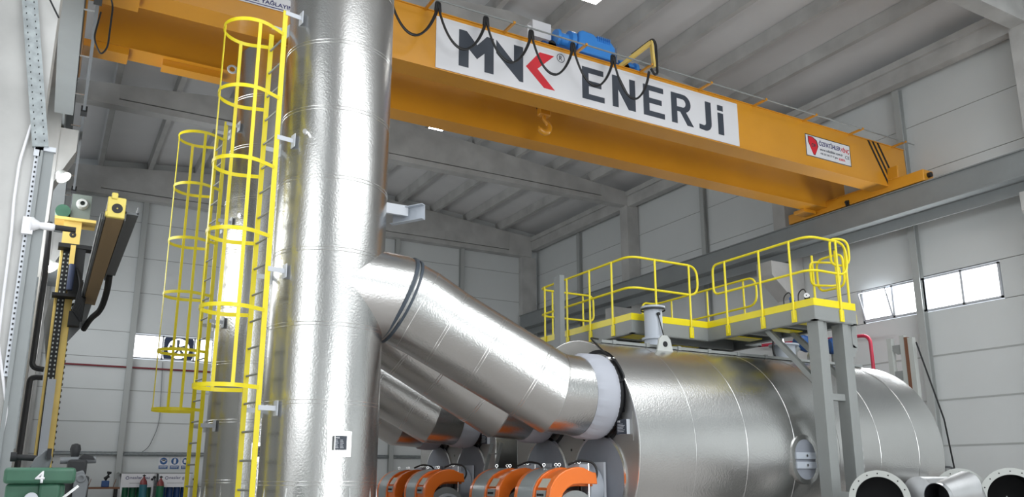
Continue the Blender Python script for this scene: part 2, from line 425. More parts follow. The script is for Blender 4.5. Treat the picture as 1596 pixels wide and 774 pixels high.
# windows
def win_frame(t, segs):
    pass
def window(name, ax, fixed, a0, a1, z0, z1, divs, tilt=None, fan=None):
    t = bpy.data.objects.new(name, None); C.objects.link(t); t['kind'] = 'structure'
    fr = MB(); d0, d1 = (fixed - 0.02, fixed + 0.07)
    def bx(b, u0, u1, q0, q1, e0=d0, e1=d1, mt=None):
        if ax == 'x': b.box(u0, u1, e0, e1, q0, q1, mt)
        else: b.box(e0, e1, u0, u1, q0, q1, mt)
    tk = 0.05
    bx(fr, a0, a1, z0, z0 + tk); bx(fr, a0, a1, z1 - tk, z1); bx(fr, a0, a0 + tk, z0, z1); bx(fr, a1 - tk, a1, z0, z1)
    for d in divs: bx(fr, d - 0.03, d + 0.03, z0, z1)
    fr.obj('window_frame', 'bracket', t)
    edges = [a0] + divs + [a1]
    for i, (u0, u1) in enumerate(zip(edges, edges[1:])):
        if fan == i: continue
        p = MB(); bx(p, u0 + .03, u1 - .03, z0 + tk, z1 - tk, fixed + .04, fixed + .05); p.obj('window_pane', 'sky', t)
    return t
W1 = window('window_1', 'x', YB, 2.57, 5.58, H + 4.40, H + 5.34, [3.70, 4.87], fan=1)
W2 = window('window_2', 'y', XR, 11.52, 15.64, H + 4.40, H + 5.34, [12.55, 13.62, 14.62])
b = MB(); fr_ = [(-.01, .0), (-.26, .84)]
for (y0, y1, f0, f1) in ((14.66, 14.70, 0, 1), (15.56, 15.60, 0, 1), (14.66, 15.60, 0, .05), (14.66, 15.60, .95, 1)):
    A = Vector((XR - .01 - .25 * f0, 0, H + 4.44 + .84 * f0)); Bv = Vector((XR - .01 - .25 * f1, 0, H + 4.44 + .84 * f1))
    b.hexa([A + Vector((0, y0, 0)), A + Vector((.03, y0, 0)), A + Vector((.03, y1, 0)), A + Vector((0, y1, 0)), Bv + Vector((0, y0, 0)), Bv + Vector((.03, y0, 0)), Bv + Vector((.03, y1, 0)), Bv + Vector((0, y1, 0))])
b.obj('open_sash', 'bracket', W2)
# extractor fan let into the back window
t = thing('extractor_fan', 'dark blue square extractor fan between the two bright panes of the back wall window', 'fan', (4.285, YB, H + 4.87))
b = MB(); N = 40
R = 0.40
outer = []
for i in range(N):
    a = 2 * pi * (i + .5) / N; dx, dz = cos(a), sin(a); k = 0.54 / max(abs(dx) * 1.0, abs(dz) * 1.25); 
    outer.append((dx * k, dz * k * 1.0))
outer = [(max(-.54, min(.54, x)), max(-.42, min(.42, z))) for x, z in outer]
for y in (-.04, .03):
    vi = [b.bm.verts.new((R * cos(2 * pi * (i + .5) / N), y, R * sin(2 * pi * (i + .5) / N))) for i in range(N)]
    vo = [b.bm.verts.new((outer[i][0], y, outer[i][1])) for i in range(N)]
    for i in range(N): b.bm.faces.new((vi[i], vi[(i + 1) % N], vo[(i + 1) % N], vo[i]))
b.lathe([(R, -.04), (R, .03)], (0, 0, 0), (0, 1, 0), N)
b.obj('fan_panel', 'navyp', t)
b = MB(); b.cyl((0, -.02, 0), (0, .05, 0), .09, 20); b.obj('fan_hub', 'dark', t)
for k in range(5):
    a = 2 * pi * k / 5 + .5; b = MB()
    p = [(.07, -.03), (.33, -.10), (.36, .02), (.08, .05)]
    b.prism([(x * cos(a) - z * sin(a), x * sin(a) + z * cos(a)) for x, z in p], 0.0, 0.02, plane='xz'); b.obj('fan_blade', 'dgray', t)
b = MB(); b.box(-.54, .54, .045, .055, -.42, .42); b.obj('daylit_backing', 'sky', t)
# red service pipe and services on the back wall
b = MB(); b.tube([(0.2, YB - .12, H + 4.02), (20.0, YB - .12, H + 4.02)], .035, 8); tag(b.obj('service_pipe', 'rust'), 'long dark red service pipe running level along the back wall', 'pipe')
b = MB(); b.tube([(.2, YB - .1, H + 0.78), (3.9, YB - .1, H + .78), (19, YB - .1, H + .78)], .04, 8); b.tube([(.2, YB - .1, H + 0.86), (19, YB - .1, H + .86)], .02, 8); tag(b.obj('cable_conduit', 'galv'), 'grey cable conduit run low along the back wall above the safety signs', 'conduit')
b = MB(); b.tube(rounded([(3.75, YB - .06, H + 4.3), (3.85, YB - .06, H + 1.9), (3.55, YB - .06, H + 1.05), (3.3, YB - .06, H + .84)], .5), .012, 6); tag(b.obj('loose_cable', 'dgray'), 'thin grey cable drooping down the back wall below the window', 'cable')
# ================================================================== CHIMNEYS
CX_, CYs = 3.106, (10.5, 14.58)
RC = 0.733
def chimney():
    t = thing('steel_chimney', 'tall embossed steel chimney nearest the camera, rising out of the picture', 'chimney', (CX_, CYs[0], 0), 'steel chimneys')
    b = MB(); b.lathe([(0.02, 9.0), (0.55, 9.0), (0.55, 9.25), (RC - .04, 9.25), (RC, 9.18), (RC, 0.05)], n=96); b.lathe([(RC + .02, 0.0), (RC + .02, 0.05), (.1, .05)], n=96)
    b.obj('chimney_shell', 'clad', t)
    for k in range(0, 8):
        z = H - 0.086 + 0.961 * k; b = MB()
        for dz in (-.022, .022): b.torus((0, 0, z + dz), (0, 0, 1), RC + .001, .0035, 96, 6)
        b.obj('seam_bead', 'bead', t)
    b = MB()
    for k in range(12):
        a = 2 * pi * k / 12 + .25; r = Vector((cos(a), sin(a), 0)); s = Vector((-sin(a), cos(a), 0))
        p0 = r * RC; p1 = r * (RC + .16)
        for sg in (1,):
            A = [p0 + s * .008, p1 + s * .008, p0 + s * .008 + Vector((0, 0, H - .14)), ]
            B = [p0 - s * .008, p1 - s * .008, p0 - s * .008 + Vector((0, 0, H - .14))]
            va = [b.bm.verts.new(v) for v in A]; vb = [b.bm.verts.new(v) for v in B]
            b.bm.faces.new(va); b.bm.faces.new(vb[::-1])
            for i in range(3): b.bm.faces.new((va[i], va[(i + 1) % 3], vb[(i + 1) % 3], vb[i]))
    b.obj('base_gusset', 'bead', t)
    def onshell(az, z, wd, ht, d, m, nm, par, th=0.0):
        r = Vector((sin(az), -cos(az), 0)); s = Vector((cos(az), sin(az), 0)); c = r * (RC + d) ; q = MB()
        q.hexa([c - s * wd / 2 - r * .05 + Vector((0, 0, z - ht / 2)), c + s * wd / 2 - r * .05 + Vector((0, 0, z - ht / 2)), c + s * wd / 2 + Vector((0, 0, z - ht / 2)), c - s * wd / 2 + Vector((0, 0, z - ht / 2)),
                c - s * wd / 2 - r * .05 + Vector((0, 0, z + ht / 2)), c + s * wd / 2 - r * .05 + Vector((0, 0, z + ht / 2)), c + s * wd / 2 + Vector((0, 0, z + ht / 2)), c - s * wd / 2 + Vector((0, 0, z + ht / 2))])
        return q.obj(nm, m, par)
    az = 0.02
    p = onshell(az, H + .375, .30, .30, .012, 'bead', 'nameplate_backing', t)
    onshell(az, H + .385, .155, .17, .075, 'steel', 'nameplate_box', t)
    n = onshell(az, H + .385, .14, .165, .079, 'ink', 'nameplate', t); n['label'] = 'black maker plate with white lettering'
    y = -(RC + .0795)
    text_obj('plate_lettering', 'MNK', -.05, .0, y, H + .435, H + .458, 'white', n, .01, depth=.001)
    q = MB()
    for i in range(6):
        for s0, l in ((-.055, .04), (.005, .045)): q.box(s0, s0 + l * (0.7 + .3 * ((i * 7) % 3) / 2), y - .001, y, H + .415 - .018 * i, H + .421 - .018 * i)
    q.obj('plate_rows', 'bracket', n)
    # test port nut
    a = -.83; r = Vector((sin(a), -cos(a), 0)); b = MB(); b.cyl(r * (RC - .02) + Vector((0, 0, H + 4.37)), r * (RC + .05) + Vector((0, 0, H + 4.37)), .035, 6); b.obj('test_port', 'chrome', t)
    # lifting lugs
    for a, z in ((-pi / 2 - .1, H + 7.35), (pi / 2, H + 7.35)):
        r = Vector((sin(a), -cos(a), 0)); b = MB(); b.torus(r * (RC + .07) + Vector((0, 0, z)), (cos(a) * 0 + r.y, -r.x, 0), .07, .022, 24, 6); b.obj('lifting_lug', 'bracket', t)
    a = -.35
    r = Vector((sin(a + .9), -cos(a + .9), 0))
    return t
ch1 = chimney()
ch2 = dup(ch1, (0, CYs[1] - CYs[0], 0), 'embossed steel chimney behind the nearest one, its flat top under the orange crane')
# ------------------------------------------------------------------ caged ladders
def ladder():
    t = thing('caged_ladder', 'yellow caged ladder on the nearest steel chimney', 'ladder', (2.18, 10.35, 0), 'caged ladders')
    N = Vector((-0.987, -0.16, 0)).normalized(); A = Vector((-0.16, 0.987, 0)).normalized()   # outwards, along the rungs
    z0, z1 = 0.25, H + 6.10
    for s, top in ((-.225, z1), (.225, H + 5.95)):
        b = MB(); c = A * s; b.bar(c + Vector((0, 0, z0)), c + Vector((0, 0, top)), .012, .065, up=N); b.obj('stringer', 'yellow', t)
    k = 0; z = 0.4
    while z < z1 - .1:
        b = MB(); b.cyl(A * -.23 + Vector((0, 0, z)), A * .23 + Vector((0, 0, z)), .014, 8); b.obj('rung', 'sgray', t); z += .345
    for zh in (5.75, 4.82, 3.86, 2.94, 1.99, 1.04):
        Rr = .35; pts = []
        for i in range(33):
            a = -pi * .5 + pi * i / 32; a *= 1.25
            o = A * (Rr * sin(a)) + N * (.36 + Rr * cos(a))
            pts.append(o)
        pts = [A * -.225 + N * 0] + pts + [A * .225]
        b = MB(); th, hh = .006, .05
        rings = []
        for i, p in enumerate(pts):
            d = (pts[min(i + 1, len(pts) - 1)] - pts[max(i - 1, 0)]).normalized(); nrm = Vector((d.y, -d.x, 0))
            z = H + zh
            rings.append([p + nrm * th / 2 + Vector((0, 0, z - hh / 2)), p - nrm * th / 2 + Vector((0, 0, z - hh / 2)), p - nrm * th / 2 + Vector((0, 0, z + hh / 2)), p + nrm * th / 2 + Vector((0, 0, z + hh / 2))])
        b.rings(rings); b.obj('cage_hoop', 'yellow', t, angle=30)
    for a in (-88, 0, 88):
        a = radians(a); p = A * (.345 * sin(a)) + N * (.36 + .345 * cos(a)); nn = (A * sin(a) + N * cos(a))
        b = MB(); b.bar(p + Vector((0, 0, H + 1.02)), p + Vector((0, 0, H + 5.77)), .045, .006, up=nn); b.obj('cage_strap', 'yellow', t)
    for zb in (6.07, 4.28, 2.52, 0.80):
        for s, L in ((-.225, .222), (.225, .222)):
            b = MB(); c = A * s; e = c - N * L
            b.bar(c + Vector((0, 0, H + zb)) - A * .01 * (1 if s < 0 else -1), e + Vector((0, 0, H + zb)) - A * .01, .008, .06)
            b.bar(e + Vector((0, 0, H + zb - .09)), e + Vector((0, 0, H + zb + .09)), .12, .01, up=N)
            b.obj('wall_bracket', 'bracket', t)
    return t
ld1 = ladder()
dup(ld1, (0, CYs[1] - CYs[0], 0), 'yellow caged ladder on the farther steel chimney, left of the nearest ladder')
# ================================================================== BOILERS
BX0, BX1, RB, ZB = 7.0, 13.6, 1.65, H + 0.38
def boiler():
    t = thing('steel_boiler', 'large horizontal steel-clad boiler in front, under the yellow platform', 'boiler', (BX0, CYs[0] + .05, 0), 'steel boilers')
    L = BX1 - BX0; zb = ZB
    b = MB(); b.lathe([(RB, 0.0), (RB, L), (RB - .04, L + .03)], (0, 0, zb), (1, 0, 0), 128); b.obj('boiler_shell', 'clad', t)
    b = MB(); b.lathe([(RB - .04, L + .03), (.05, L + .03)], (0, 0, zb), (1, 0, 0), 96, cap=False); b.obj('rear_plate', 'plate', t)
    # front plate with two furnace openings' rings
    b = MB(); b.lathe([(RB - .005, 0.0), (RB - .01, -0.012), (.02, -0.012)], (0, 0, zb), (1, 0, 0), 96); b.obj('front_plate', 'plate', t)
    b = MB(); b.torus((0, 0, zb), (1, 0, 0), RB, .012, 128, 6); b.obj('front_rim', 'bead', t)
    for k in range(1, 7):
        b = MB(); b.torus((k * .985 + .0, 0, zb), (1, 0, 0), RB + .001, .003, 128, 6); b.obj('seam_bead', 'bead', t)
    for s in (-1, 1):
        c = (0, s * .72, H - .04); b = MB(); b.lathe([(.64, -.012), (.64, -.03), (.60, -.035), (.60, -.02)], c, (1, 0, 0), 64)
        b.obj('furnace_ring', 'bead', t)
        b = MB(); b.lathe([(.02, -.03), (.60, -.03), (.60, -.005)], c, (1, 0, 0), 64); b.obj('furnace_cover', 'cover', t)
        b = MB(); b.lathe([(.70, -.02), (.64, -.02)], (0, s * .70, H + 1.11), (1, 0, 0), 48); b.lathe([(.70, -.012), (.70, -.02)], (0, s * .70, H + 1.11), (1, 0, 0), 48); b.obj('flue_opening_ring', 'dark', t)
    # name plate on the front
    yc = -1.36
    b = MB(); b.box(-.022, -.012, yc - .17, yc + .16, H + .47, H + .86); b.obj('nameplate_backing', 'plate', t)
    b = MB(); b.box(-.08, -.02, yc - .13 + .02, yc + .11, H + .555, H + .755); b.obj('nameplate_box', 'bracket', t)
    b = MB(); b.box(-.083, -.078, yc - .11, yc + .11, H + .555, H + .755); n = b.obj('nameplate', 'ink', t)
    text_obj('plate_lettering', 'MNK', -yc - .09, -yc - .02, -.0835, H + .715, H + .745, 'white', n, .01, face='-x', depth=.001)
    q = MB()
    for i in range(6): q.box(-.085, -.083, yc - .03 - .06 * ((i * 5) % 3) / 3, yc + .09, H + .69 - .02 * i, H + .697 - .02 * i)
    q.obj('plate_rows', 'bracket', n)
    # feet
    for x in (1.0, 5.4):
        b = MB(); b.prism([(-1.1, 0), (1.1, 0), (1.35, zb - .75), (-1.35, zb - .75)], x - .1, x + .1, plane='yz'); b.obj('saddle_foot', 'sgray', t)
    return t
bo1 = boiler()
bo2 = dup(bo1, (0, CYs[1] - CYs[0], 0), 'steel-clad boiler behind the front boiler, partly hidden by its flues')
# fittings of the front boiler only
YC = CYs[0] + .05
def fit(name, b, m): return b.obj(name, m, bo1, loc=None)
OFF = Vector((BX0, YC, 0))
b = MB(); zm = H + .245; cx = 10.14 - BX0; yn = -RB
def stadium(w_, h_, n=10): return [(w_ * cos(a) , (h_ - w_) * (1 if sin(a) > 0 else -1) + w_ * sin(a)) for a in [2 * pi * (i + .5) / (2 * n) for i in range(2 * n)]]
def ovalring(b, c, wi, hi, wo, ho, y0, y1, m=None):
    P, Q = stadium(wi, hi, 16), stadium(wo, ho, 16); n = len(P)
    def mk(pl, y): return [b.bm.verts.new((c[0] + p[0], y, c[1] + p[1])) for p in pl]
    A, B, A2, B2 = mk(P, y0), mk(Q, y0), mk(P, y1), mk(Q, y1)
    for i in range(n):
        j = (i + 1) % n
        for q in ((A[i], A[j], B[j], B[i]), (B[i], B[j], B2[j], B2[i]), (B2[i], B2[j], A2[j], A2[i]), (A2[i], A2[j], A[j], A[i])):
            f = b.bm.faces.new(q); f.smooth = True
ovalring(b, (cx, zm), .215, .30, .285, .37, yn - .018, yn + .12); mh = b.obj('manhole_frame', 'clad', bo1)
b = MB(); ovalring(b, (cx, zm), .16, .25, .195, .28, yn - .01, yn + .02); b.obj('manhole_ring', 'lgray', mh)
b = MB(); b.prism([(cx + p[0], zm + p[1]) for p in stadium(.215, .30, 16)], yn - .012, yn + .03); b.obj('manhole_door', 'cover', mh)
for dz in (.055, -.085): 
    b = MB(); b.box(cx - .21, cx + .21, yn - .035, yn - .013, zm + dz - .05, zm + dz + .05); b.obj('clamp_bar', 'lgray', mh)
    b = MB(); b.cyl((cx, yn - .055, zm + dz), (cx, yn - .034, zm + dz), .022, 6); b.obj('clamp_nut', 'chrome', mh)
# standpipe, lifting lug and cable on the front boiler
def at(o): return (o[0] - BX0, o[1] - YC, o[2])
b = MB(); b.lathe([(.02, H + 2.75), (.2, H + 2.75), (.2, H + 2.72), (.15, H + 2.72), (.15, H + 2.22), (.2, H + 2.22), (.2, H + 2.19), (.16, H + 2.19), (.16, H + 1.95)], (8.65 - BX0, -.02, 0), n=32)
sp = b.obj('standpipe', 'lgray', bo1)
b = MB(); b.lathe([(.2, 0), (.205, .0), (.205, .025), (.2, .025)], (8.65 - BX0, -.02, H + 2.68), n=32); b.obj('flange_gasket', 'dark', sp)
b = MB(); b.tube([(8.62 - BX0, -.19, H + 2.57), (8.7 - BX0, -.25, H + 2.1)], .01, 6); b.cyl((8.62 - BX0, -.18, H + 2.6), (8.62 - BX0, -.21, H + 2.6), .03, 8); b.obj('tag_cord', 'black', sp)
def lug(x, y):
    b = MB(); pts = [(-.17, 0), (.17, 0), (.11, .24), (.05, .30), (-.05, .30), (-.11, .24)]
    b.prism([(x - BX0 + p[0], H + 1.86 + p[1]) for p in pts], y - YC - .015, y - YC + .015); o = b.obj('lifting_lug', 'flange', bo1)
    b = MB(); b.lathe([(.045, -.022), (.045, .022)], (x - BX0, y - YC, H + 2.02), (0, 1, 0), 16, cap=True); b.obj('lug_hole', 'dark', o)
lug(8.38, 9.95)
b = MB()
b.box(.3, 6.3, -.42, .05, H + 1.99, H + 2.035)
for i in range(9): b.box(.5 + .65 * i, .56 + .65 * i, -.44, -.36, H + 1.98, H + 2.045)
b.obj('top_ledge', 'sgray', bo1)
b = MB()
pts = rounded([(.35, -.25, H + 2.07), (-.02, -.55, H + 2.02), (-.06, -1.0, H + 1.72), (-.08, -1.32, H + 1.55), (-.08, -1.47, H + 1.32), (-.09, -1.36, H + 1.25), (-.09, -1.2, H + 1.42), (-.08, -1.15, H + 1.6)], .15)
b.tube(pts, .014, 6); b.obj('sensor_cable', 'black', bo1)
b = MB(); b.cyl((-.02, -1.13, H + 1.62), (-.13, -1.13, H + 1.62), .035, 8); b.tube([(-.05, -1.13, H + 1.6), (-.05, -1.0, H + 1.44)], .008, 6); b.obj('sensor_gland', 'chrome', bo1)
# valves and pumps on top, below the platform
def flanged(t, x, y, z0, z1, r, m='lgray'):
    b = MB(); b.lathe([(.01, z1), (r * 1.35, z1), (r * 1.35, z1 - .03), (r, z1 - .03), (r, z0 + .03), (r * 1.35, z0 + .03), (r * 1.35, z0), (r, z0)], (x, y, 0), n=24); return b.obj('valve_body', m, t)
t = thing('feed_pump', 'grey flanged pump with blue motor and crumpled silver foil on the front boiler', 'pump', (11.7, 10.5, H + 1.98))
flanged(t, -.05, 0, .0, .36, .2)
b = MB(); b.lathe([(.01, -.16), (.13, -.15), (.15, -.1), (.15, .1), (.11, .16), (.01, .17)], (.42, -.05, .42), (1, -.2, -.3), 20); b.obj('motor', 'dblue', t)
b = MB(); b.cyl((.1, 0, .22), (.38, -.02, .4), .07, 12); b.obj('coupling', 'sgray', t)
b = MB()
for i in range(9):
    a = i * .8; b.tube([(.55 + .06 * sin(a), -.1, .52 - .07 * i), (.66 + .08 * cos(a), -.12, .47 - .06 * i)], .07 + .02 * sin(a * 2), 7)
b.obj('foil_wrap', 'foil', t)
b = MB(); b.tube(rounded([(-.4, -.1, .5), (-.45, -.1, .2), (-.38, -.12, .02)], .1), .02, 6); b.tube(rounded([(.25, -.1, .62), (.6, -.2, .35), (.7, -.2, .0), (.85, -.2, .35)], .12), .018, 6); b.obj('hose', 'black', t)
b = MB(); b.tube(rounded([(-.42, -.1, .46), (-.2, -.1, .5), (-.12, -.1, .1)], .05), .03, 8); b.obj('bleed_pipe', 'chrome', t)
t = thing('feed_pump_motor', 'round dark blue pump motor showing between the two platform legs', 'motor', (13.05, 10.5, H + 1.9))
b = MB(); b.lathe([(.01, -.16), (.12, -.15), (.16, -.09), (.16, .1), (.12, .16), (.01, .17)], (0, 0, .52), (1, -.3, 0), 24); b.obj('motor_body', 'dblue', t)
b = MB(); b.cyl((0, 0, 0), (0, 0, .4), .09, 16); b.obj('motor_foot', 'sgray', t)
b = MB(); b.tube([(0, 0, .66), (0, 0, .75)], .012, 6); b.obj('lifting_eye', 'dark', t)
# ------------------------------------------------------------------ flues
def flue(near):
    s = -1 if near else 1; y0 = CYs[0]
    lab = 'thick embossed steel flue sloping from the nearest chimney to the front boiler' if near else 'embossed steel flue sloping down behind the front flue to the front boiler'
    t = thing('flue_duct', lab, 'flue', (CX_, y0, 0), 'sloping steel flues')
    yj = (-.10 if near else 1.12); ye = (-.77 if near else .77)
    P0 = Vector((-.02 if near else .30, -.105 if near else .50, H + 2.42)); P1 = Vector((.96, yj, H + 2.36)); P2 = Vector((1.22, yj * 1.0 + (ye - yj) * .12, H + 2.23))
    P3 = Vector((1.62, yj + (ye - yj) * .28, H + 1.985)); P4 = Vector((3.02, ye + (-.0), H + 1.135)); P5 = Vector((3.45, ye, H + 1.11)); P6 = Vector((3.86, ye, H + 1.11))
    r = .565
    d = Vector((.93, (-.05 if near else .25), -.36)).normalized()
    b = MB(); b.tube([P0, P1 - d * .05, P1 - d * .04], [.629 if near else .62, .605, .605], 96); b.obj('chimney_branch', 'clad', t)
    b = MB(); b.lathe([(.58, -.06), (.628, -.06), (.632, -.05), (.632, -.015), (.58, -.015)], P1, d, 72); b.obj('joint_flange', 'joint', t)
    b = MB(); b.lathe([(.56, -.02), (.60, -.015), (.605, 0), (.60, .02), (.56, .03)], P1, d, 72); b.obj('joint_bellows', 'sgray', t)
    b = MB(); b.lathe([(.58, .02), (.622, .02), (.626, .03), (.626, .055), (.55, .06)], P1, d, 72); b.obj('joint_flange', 'joint', t)
    b = MB(); b.tube([P1 + d * .06, P2, P3, P4, P5], [.60, .595, .575, .56, .56], 72, cap=False); b.obj('duct_body', 'clad', t, angle=8)
    ax = (P4 - P3).normalized()
    for f in (0.0, .36, .80):
        c = P3.lerp(P4, f)
        for q in (-.018, .018):
            b = MB(); b.torus(c + ax * q, ax, 0.578 - .015 * f, .0035, 96, 6); b.obj('seam_bead', 'bead', t)
    for Pm, dd in ((P2, ((P2 - P1).normalized() + (P3 - P2).normalized())), (P4, (ax + Vector((1, 0, 0))))):
        b = MB(); b.torus(Pm, dd, .598 if Pm is P2 else .575, .004, 96, 6); b.obj('seam_bead', 'bead', t)
    # gathered fabric collar
    b = MB(); n = 120; rings = []
    prof = [(.562, -.03, 0), (.585, .0, .012), (.60, .06, .006), (.609, .14, .0), (.608, .25, .0), (.60, .32, .004), (.545, .345, .01)]
    for rr, h, amp in prof:
        ring = []
        for j in range(n):
            a = 2 * pi * j / n; q = rr + amp * sin(j * 2.7) + amp * .6 * sin(j * 1.1)
            ring.append(P5 + Vector((h, 0, 0)) + Vector((0, cos(a), sin(a))) * q)
        rings.append(ring)
    b.rings(rings, cap=False); b.obj('fabric_collar', 'fabric', t, angle=60)
    b = MB(); b.lathe([(.50, .0), (.575, .0), (.575, .04), (.54, .04), (.54, .10)], (3.78, ye, H + 1.11), (1, 0, 0), 64); b.obj('collar_clamp', 'dark', t)
    return t
f1 = flue(True); f2 = flue(False)
dup(f1, (0, 4.08, 0), 'steel flue sloping down to the rear boiler, seen below the two front flues')
dup(f2, (0, 4.08, 0), 'lowest and farthest steel flue, its belly reflecting orange left of the rear boiler')
# ------------------------------------------------------------------ cantilever bracket on the chimney's right
t = thing('chimney_bracket', 'pale grey steel arm with an open channel end, jutting right from the nearest chimney', 'bracket', (CX_, CYs[0], H + 3.6))
b = MB(); b.bar((.68, -.1, .06), (1.06, -.1, .06), .05, .15); b.obj('arm', 'bracket', t)
b = MB()
d = Vector((.52, -.85, 0)).normalized()  # channel direction
c0 = Vector((.93, .12, .0)); c1 = Vector((1.24, -.30, .02))
n_ = Vector((0, 0, 1)); side = (c1 - c0).normalized().cross(n_)
for off, wd, ht in ((side * 0.0, .012, .22),): b.bar(c0 + off, c1 + off, wd, ht)
b.bar(c0 + Vector((0, 0, .105)) + side * .04, c1 + Vector((0, 0, .105)) + side * .04, .09, .012); b.bar(c0 - Vector((0, 0, .105)) + side * .04, c1 - Vector((0, 0, .105)) + side * .04, .09, .012)
b.obj('channel', 'lgray', t)
# ================================================================== BURNERS
def burner(y, label):
    t = thing('gas_burner', label, 'burner', (0, y, 0), 'orange gas burners')
    z = lambda v: H + v
    prof = [(5.92, -.85), (5.905, -.45), (5.905, -.27), (5.925, -.16), (5.98, -.06), (6.06, .02), (6.16, .075), (6.27, .108), (6.37, .12), (6.46, .108), (6.54, .075), (6.60, .05), (6.66, .045), (6.68, -.11), (6.40, -.105), (6.28, -.115), (6.19, -.16), (6.12, -.23), (6.08, -.33), (6.08, -.85)]
    P = [(x, z(v)) for x, v in prof]; outer = P[:13]
    def shell(y0, y1, lift, name, m):
        b = MB()
        if lift >= 0: b.prism(P, y0, y1)
        else:
            q = [(x + .03 * (x < 6.3), v - .03) for x, v in P]; b.prism(q, y0, y1)
        return b.obj(name, m, t, bevel=.012)
    shell(-.43, -.32, 0, 'side_cover', 'orange')
    sh = shell(-.32, -.02, -1, 'front_cover', 'orange')
    shell(-.02, .03, 0, 'cover_rib', 'orange')
    shell(.03, .44, 0, 'casing_band', 'bgrey')
    shell(.44, .53, 0, 'side_cover', 'orange')
    # display and button panel set into the recessed band
    def onprof(a, b_, y0, y1, lift, name, m, par):
        A, B = Vector((a[0], 0, z(a[1]))), Vector((b_[0], 0, z(b_[1]))); d = (B - A).normalized(); nrm = Vector((-d.z, 0, d.x))
        q = MB(); q.hexa([A + Vector((0, y0, 0)), B + Vector((0, y0, 0)), B + Vector((0, y1, 0)), A + Vector((0, y1, 0)), A + nrm * lift + Vector((0, y0, 0)), B + nrm * lift + Vector((0, y0, 0)), B + nrm * lift + Vector((0, y1, 0)), A + nrm * lift + Vector((0, y1, 0))])
        return q.obj(name, m, par)
    onprof((5.95, -.17), (6.04, -.035), -.30, -.06, .012, 'display_frame', 'orange', sh)
    onprof((5.955, -.16), (6.035, -.045), -.285, -.075, .018, 'display', 'display', sh)
    bpn = onprof((5.935, -.30), (5.945, -.19), -.30, -.06, .02, 'button_panel', 'bgrey', sh)
    for k in range(4):
        yy = -.25 + .045 * k; q = MB(); q.box(5.905, 5.925, yy, yy + .018, z(-.262), z(-.232)); q.obj('button', 'black', bpn)
    # fan inlet and blades under the arch
    b = MB(); b.lathe([(.20, -.46), (.25, -.46), (.25, -.2), (.20, -.2)], (6.35, 0, z(-.55)), (0, 1, 0), 40, m=None); b.obj('fan_inlet', 'bracket', t)
    b = MB(); b.lathe([(.01, -.38), (.33, -.38), (.33, .3), (.01, .3)], (6.35, 0, z(-.52)), (0, 1, 0), 40); b.obj('fan_housing', 'sgray', t)
    b = MB(); b.lathe([(.01, 0), (.27, 0), (.30, .04), (.30, .25), (.24, .30), (.01, .3)], (6.64, 0.02, z(-.16)), (1, 0, 0), 32); b.obj('burner_head', 'lgray', t)
    b = MB(); b.box(6.915, 6.955, -.25, .32, z(-.7), z(.19)); b.obj('mounting_plate', 'bracket', t)
    b = MB(); b.box(6.55, 6.72, -.18, .12, z(-.02), z(.16)); b.obj('terminal_box', 'lgray', t)
    for px, py in ((6.40, .10), (6.42, .22), (6.6, -.1), (6.6, .02), (6.3, .35)):
        b = MB(); b.torus((px, py, z(.19 if px > 6.5 else .155)), (0.3, 1, 0), .02, .0045, 16, 6); b.cyl((px, py, z(.08)), (px, py, z(.16 if px > 6.5 else .13)), .008, 6); b.obj('lifting_eye', 'chrome', t)
    for k in range(5):
        b = MB(); yy = -.30 + .05 * k
        b.tube(rounded([(6.50 + .03 * k, yy, z(-.1)), (6.49 + .03 * k, yy, z(-.35)), (6.56 + .02 * k, yy - .02, z(-.8))], .1), .014, 6); b.obj('hose', 'black', t)
    b = MB(); b.tube(rounded([(6.45, -.05, z(.15)), (6.60, -.12, z(.22)), (6.78, -.22, z(.18)), (6.80, -.27, z(.02)), (6.72, -.27, z(-.08))], .08), .016, 8); b.obj('power_cable', 'black', t)
    b = MB(); b.cyl((6.58, -.36, z(.17)), (6.58, -.36, z(-.9)), .014, 8); b.obj('sensing_pipe', 'chrome', t)
    b = MB(); b.box(6.05, 6.65, -.3, .35, 0, z(-.8)); b.obj('pedestal', 'sgray', t)
    return t
burner(9.88, 'orange and grey burner nearest the camera, at the near furnace of the front boiler')
burner(11.30, 'orange burner second from the right, at the far furnace of the front boiler')
burner(13.98, 'orange burner with a black cable loop behind it, third from the right')
burner(15.40, 'pinkish orange burner half hidden behind the nearest chimney')
# ================================================================== PLATFORM
t = thing('service_platform', 'grey steel service platform with yellow guard rails above the front boiler', 'platform', (0, 0, 0))
D0, D1 = H + 2.33, H + 2.57
outline = [(8.42, 13.8), (8.42, 10.82), (10.12, 10.82), (10.12, 8.47), (11.08, 8.47), (11.08, 10.82), (11.42, 10.82), (11.42, 13.8)]
b = MB(); b.prism(outline, D1 - .04, D1, plane='xy'); dk = b.obj('deck', 'sgray', t)
b = MB()
E_ = list(zip(outline, outline[1:] + outline[:1]))
for (a, c) in E_:
    a3, c3 = Vector((*a, (D0 + D1) / 2)), Vector((*c, (D0 + D1) / 2)); dd = (c3 - a3).normalized(); inn = Vector((-dd.y, dd.x, 0))
    b.bar(a3, c3, .012, D1 - D0 - .03); 
    for zz in (D0 + .008, D1 - .05): b.bar(Vector((a3.x, a3.y, zz)) + inn * .04, Vector((c3.x, c3.y, zz)) + inn * .04, .08, .014)
b.obj('edge_channel', 'sgray', t)
for i, yy in enumerate((11.5, 12.3, 13.1)):
    b = MB(); b.box(8.5, 11.35, yy - .04, yy + .04, D0 + .02, D1 - .05); b.obj('joist', 'sgray', t)
for yy in (9.2, 10.0):
    b = MB(); b.box(10.2, 11.02, yy - .04, yy + .04, D0 + .02, D1 - .05); b.obj('joist', 'sgray', t)
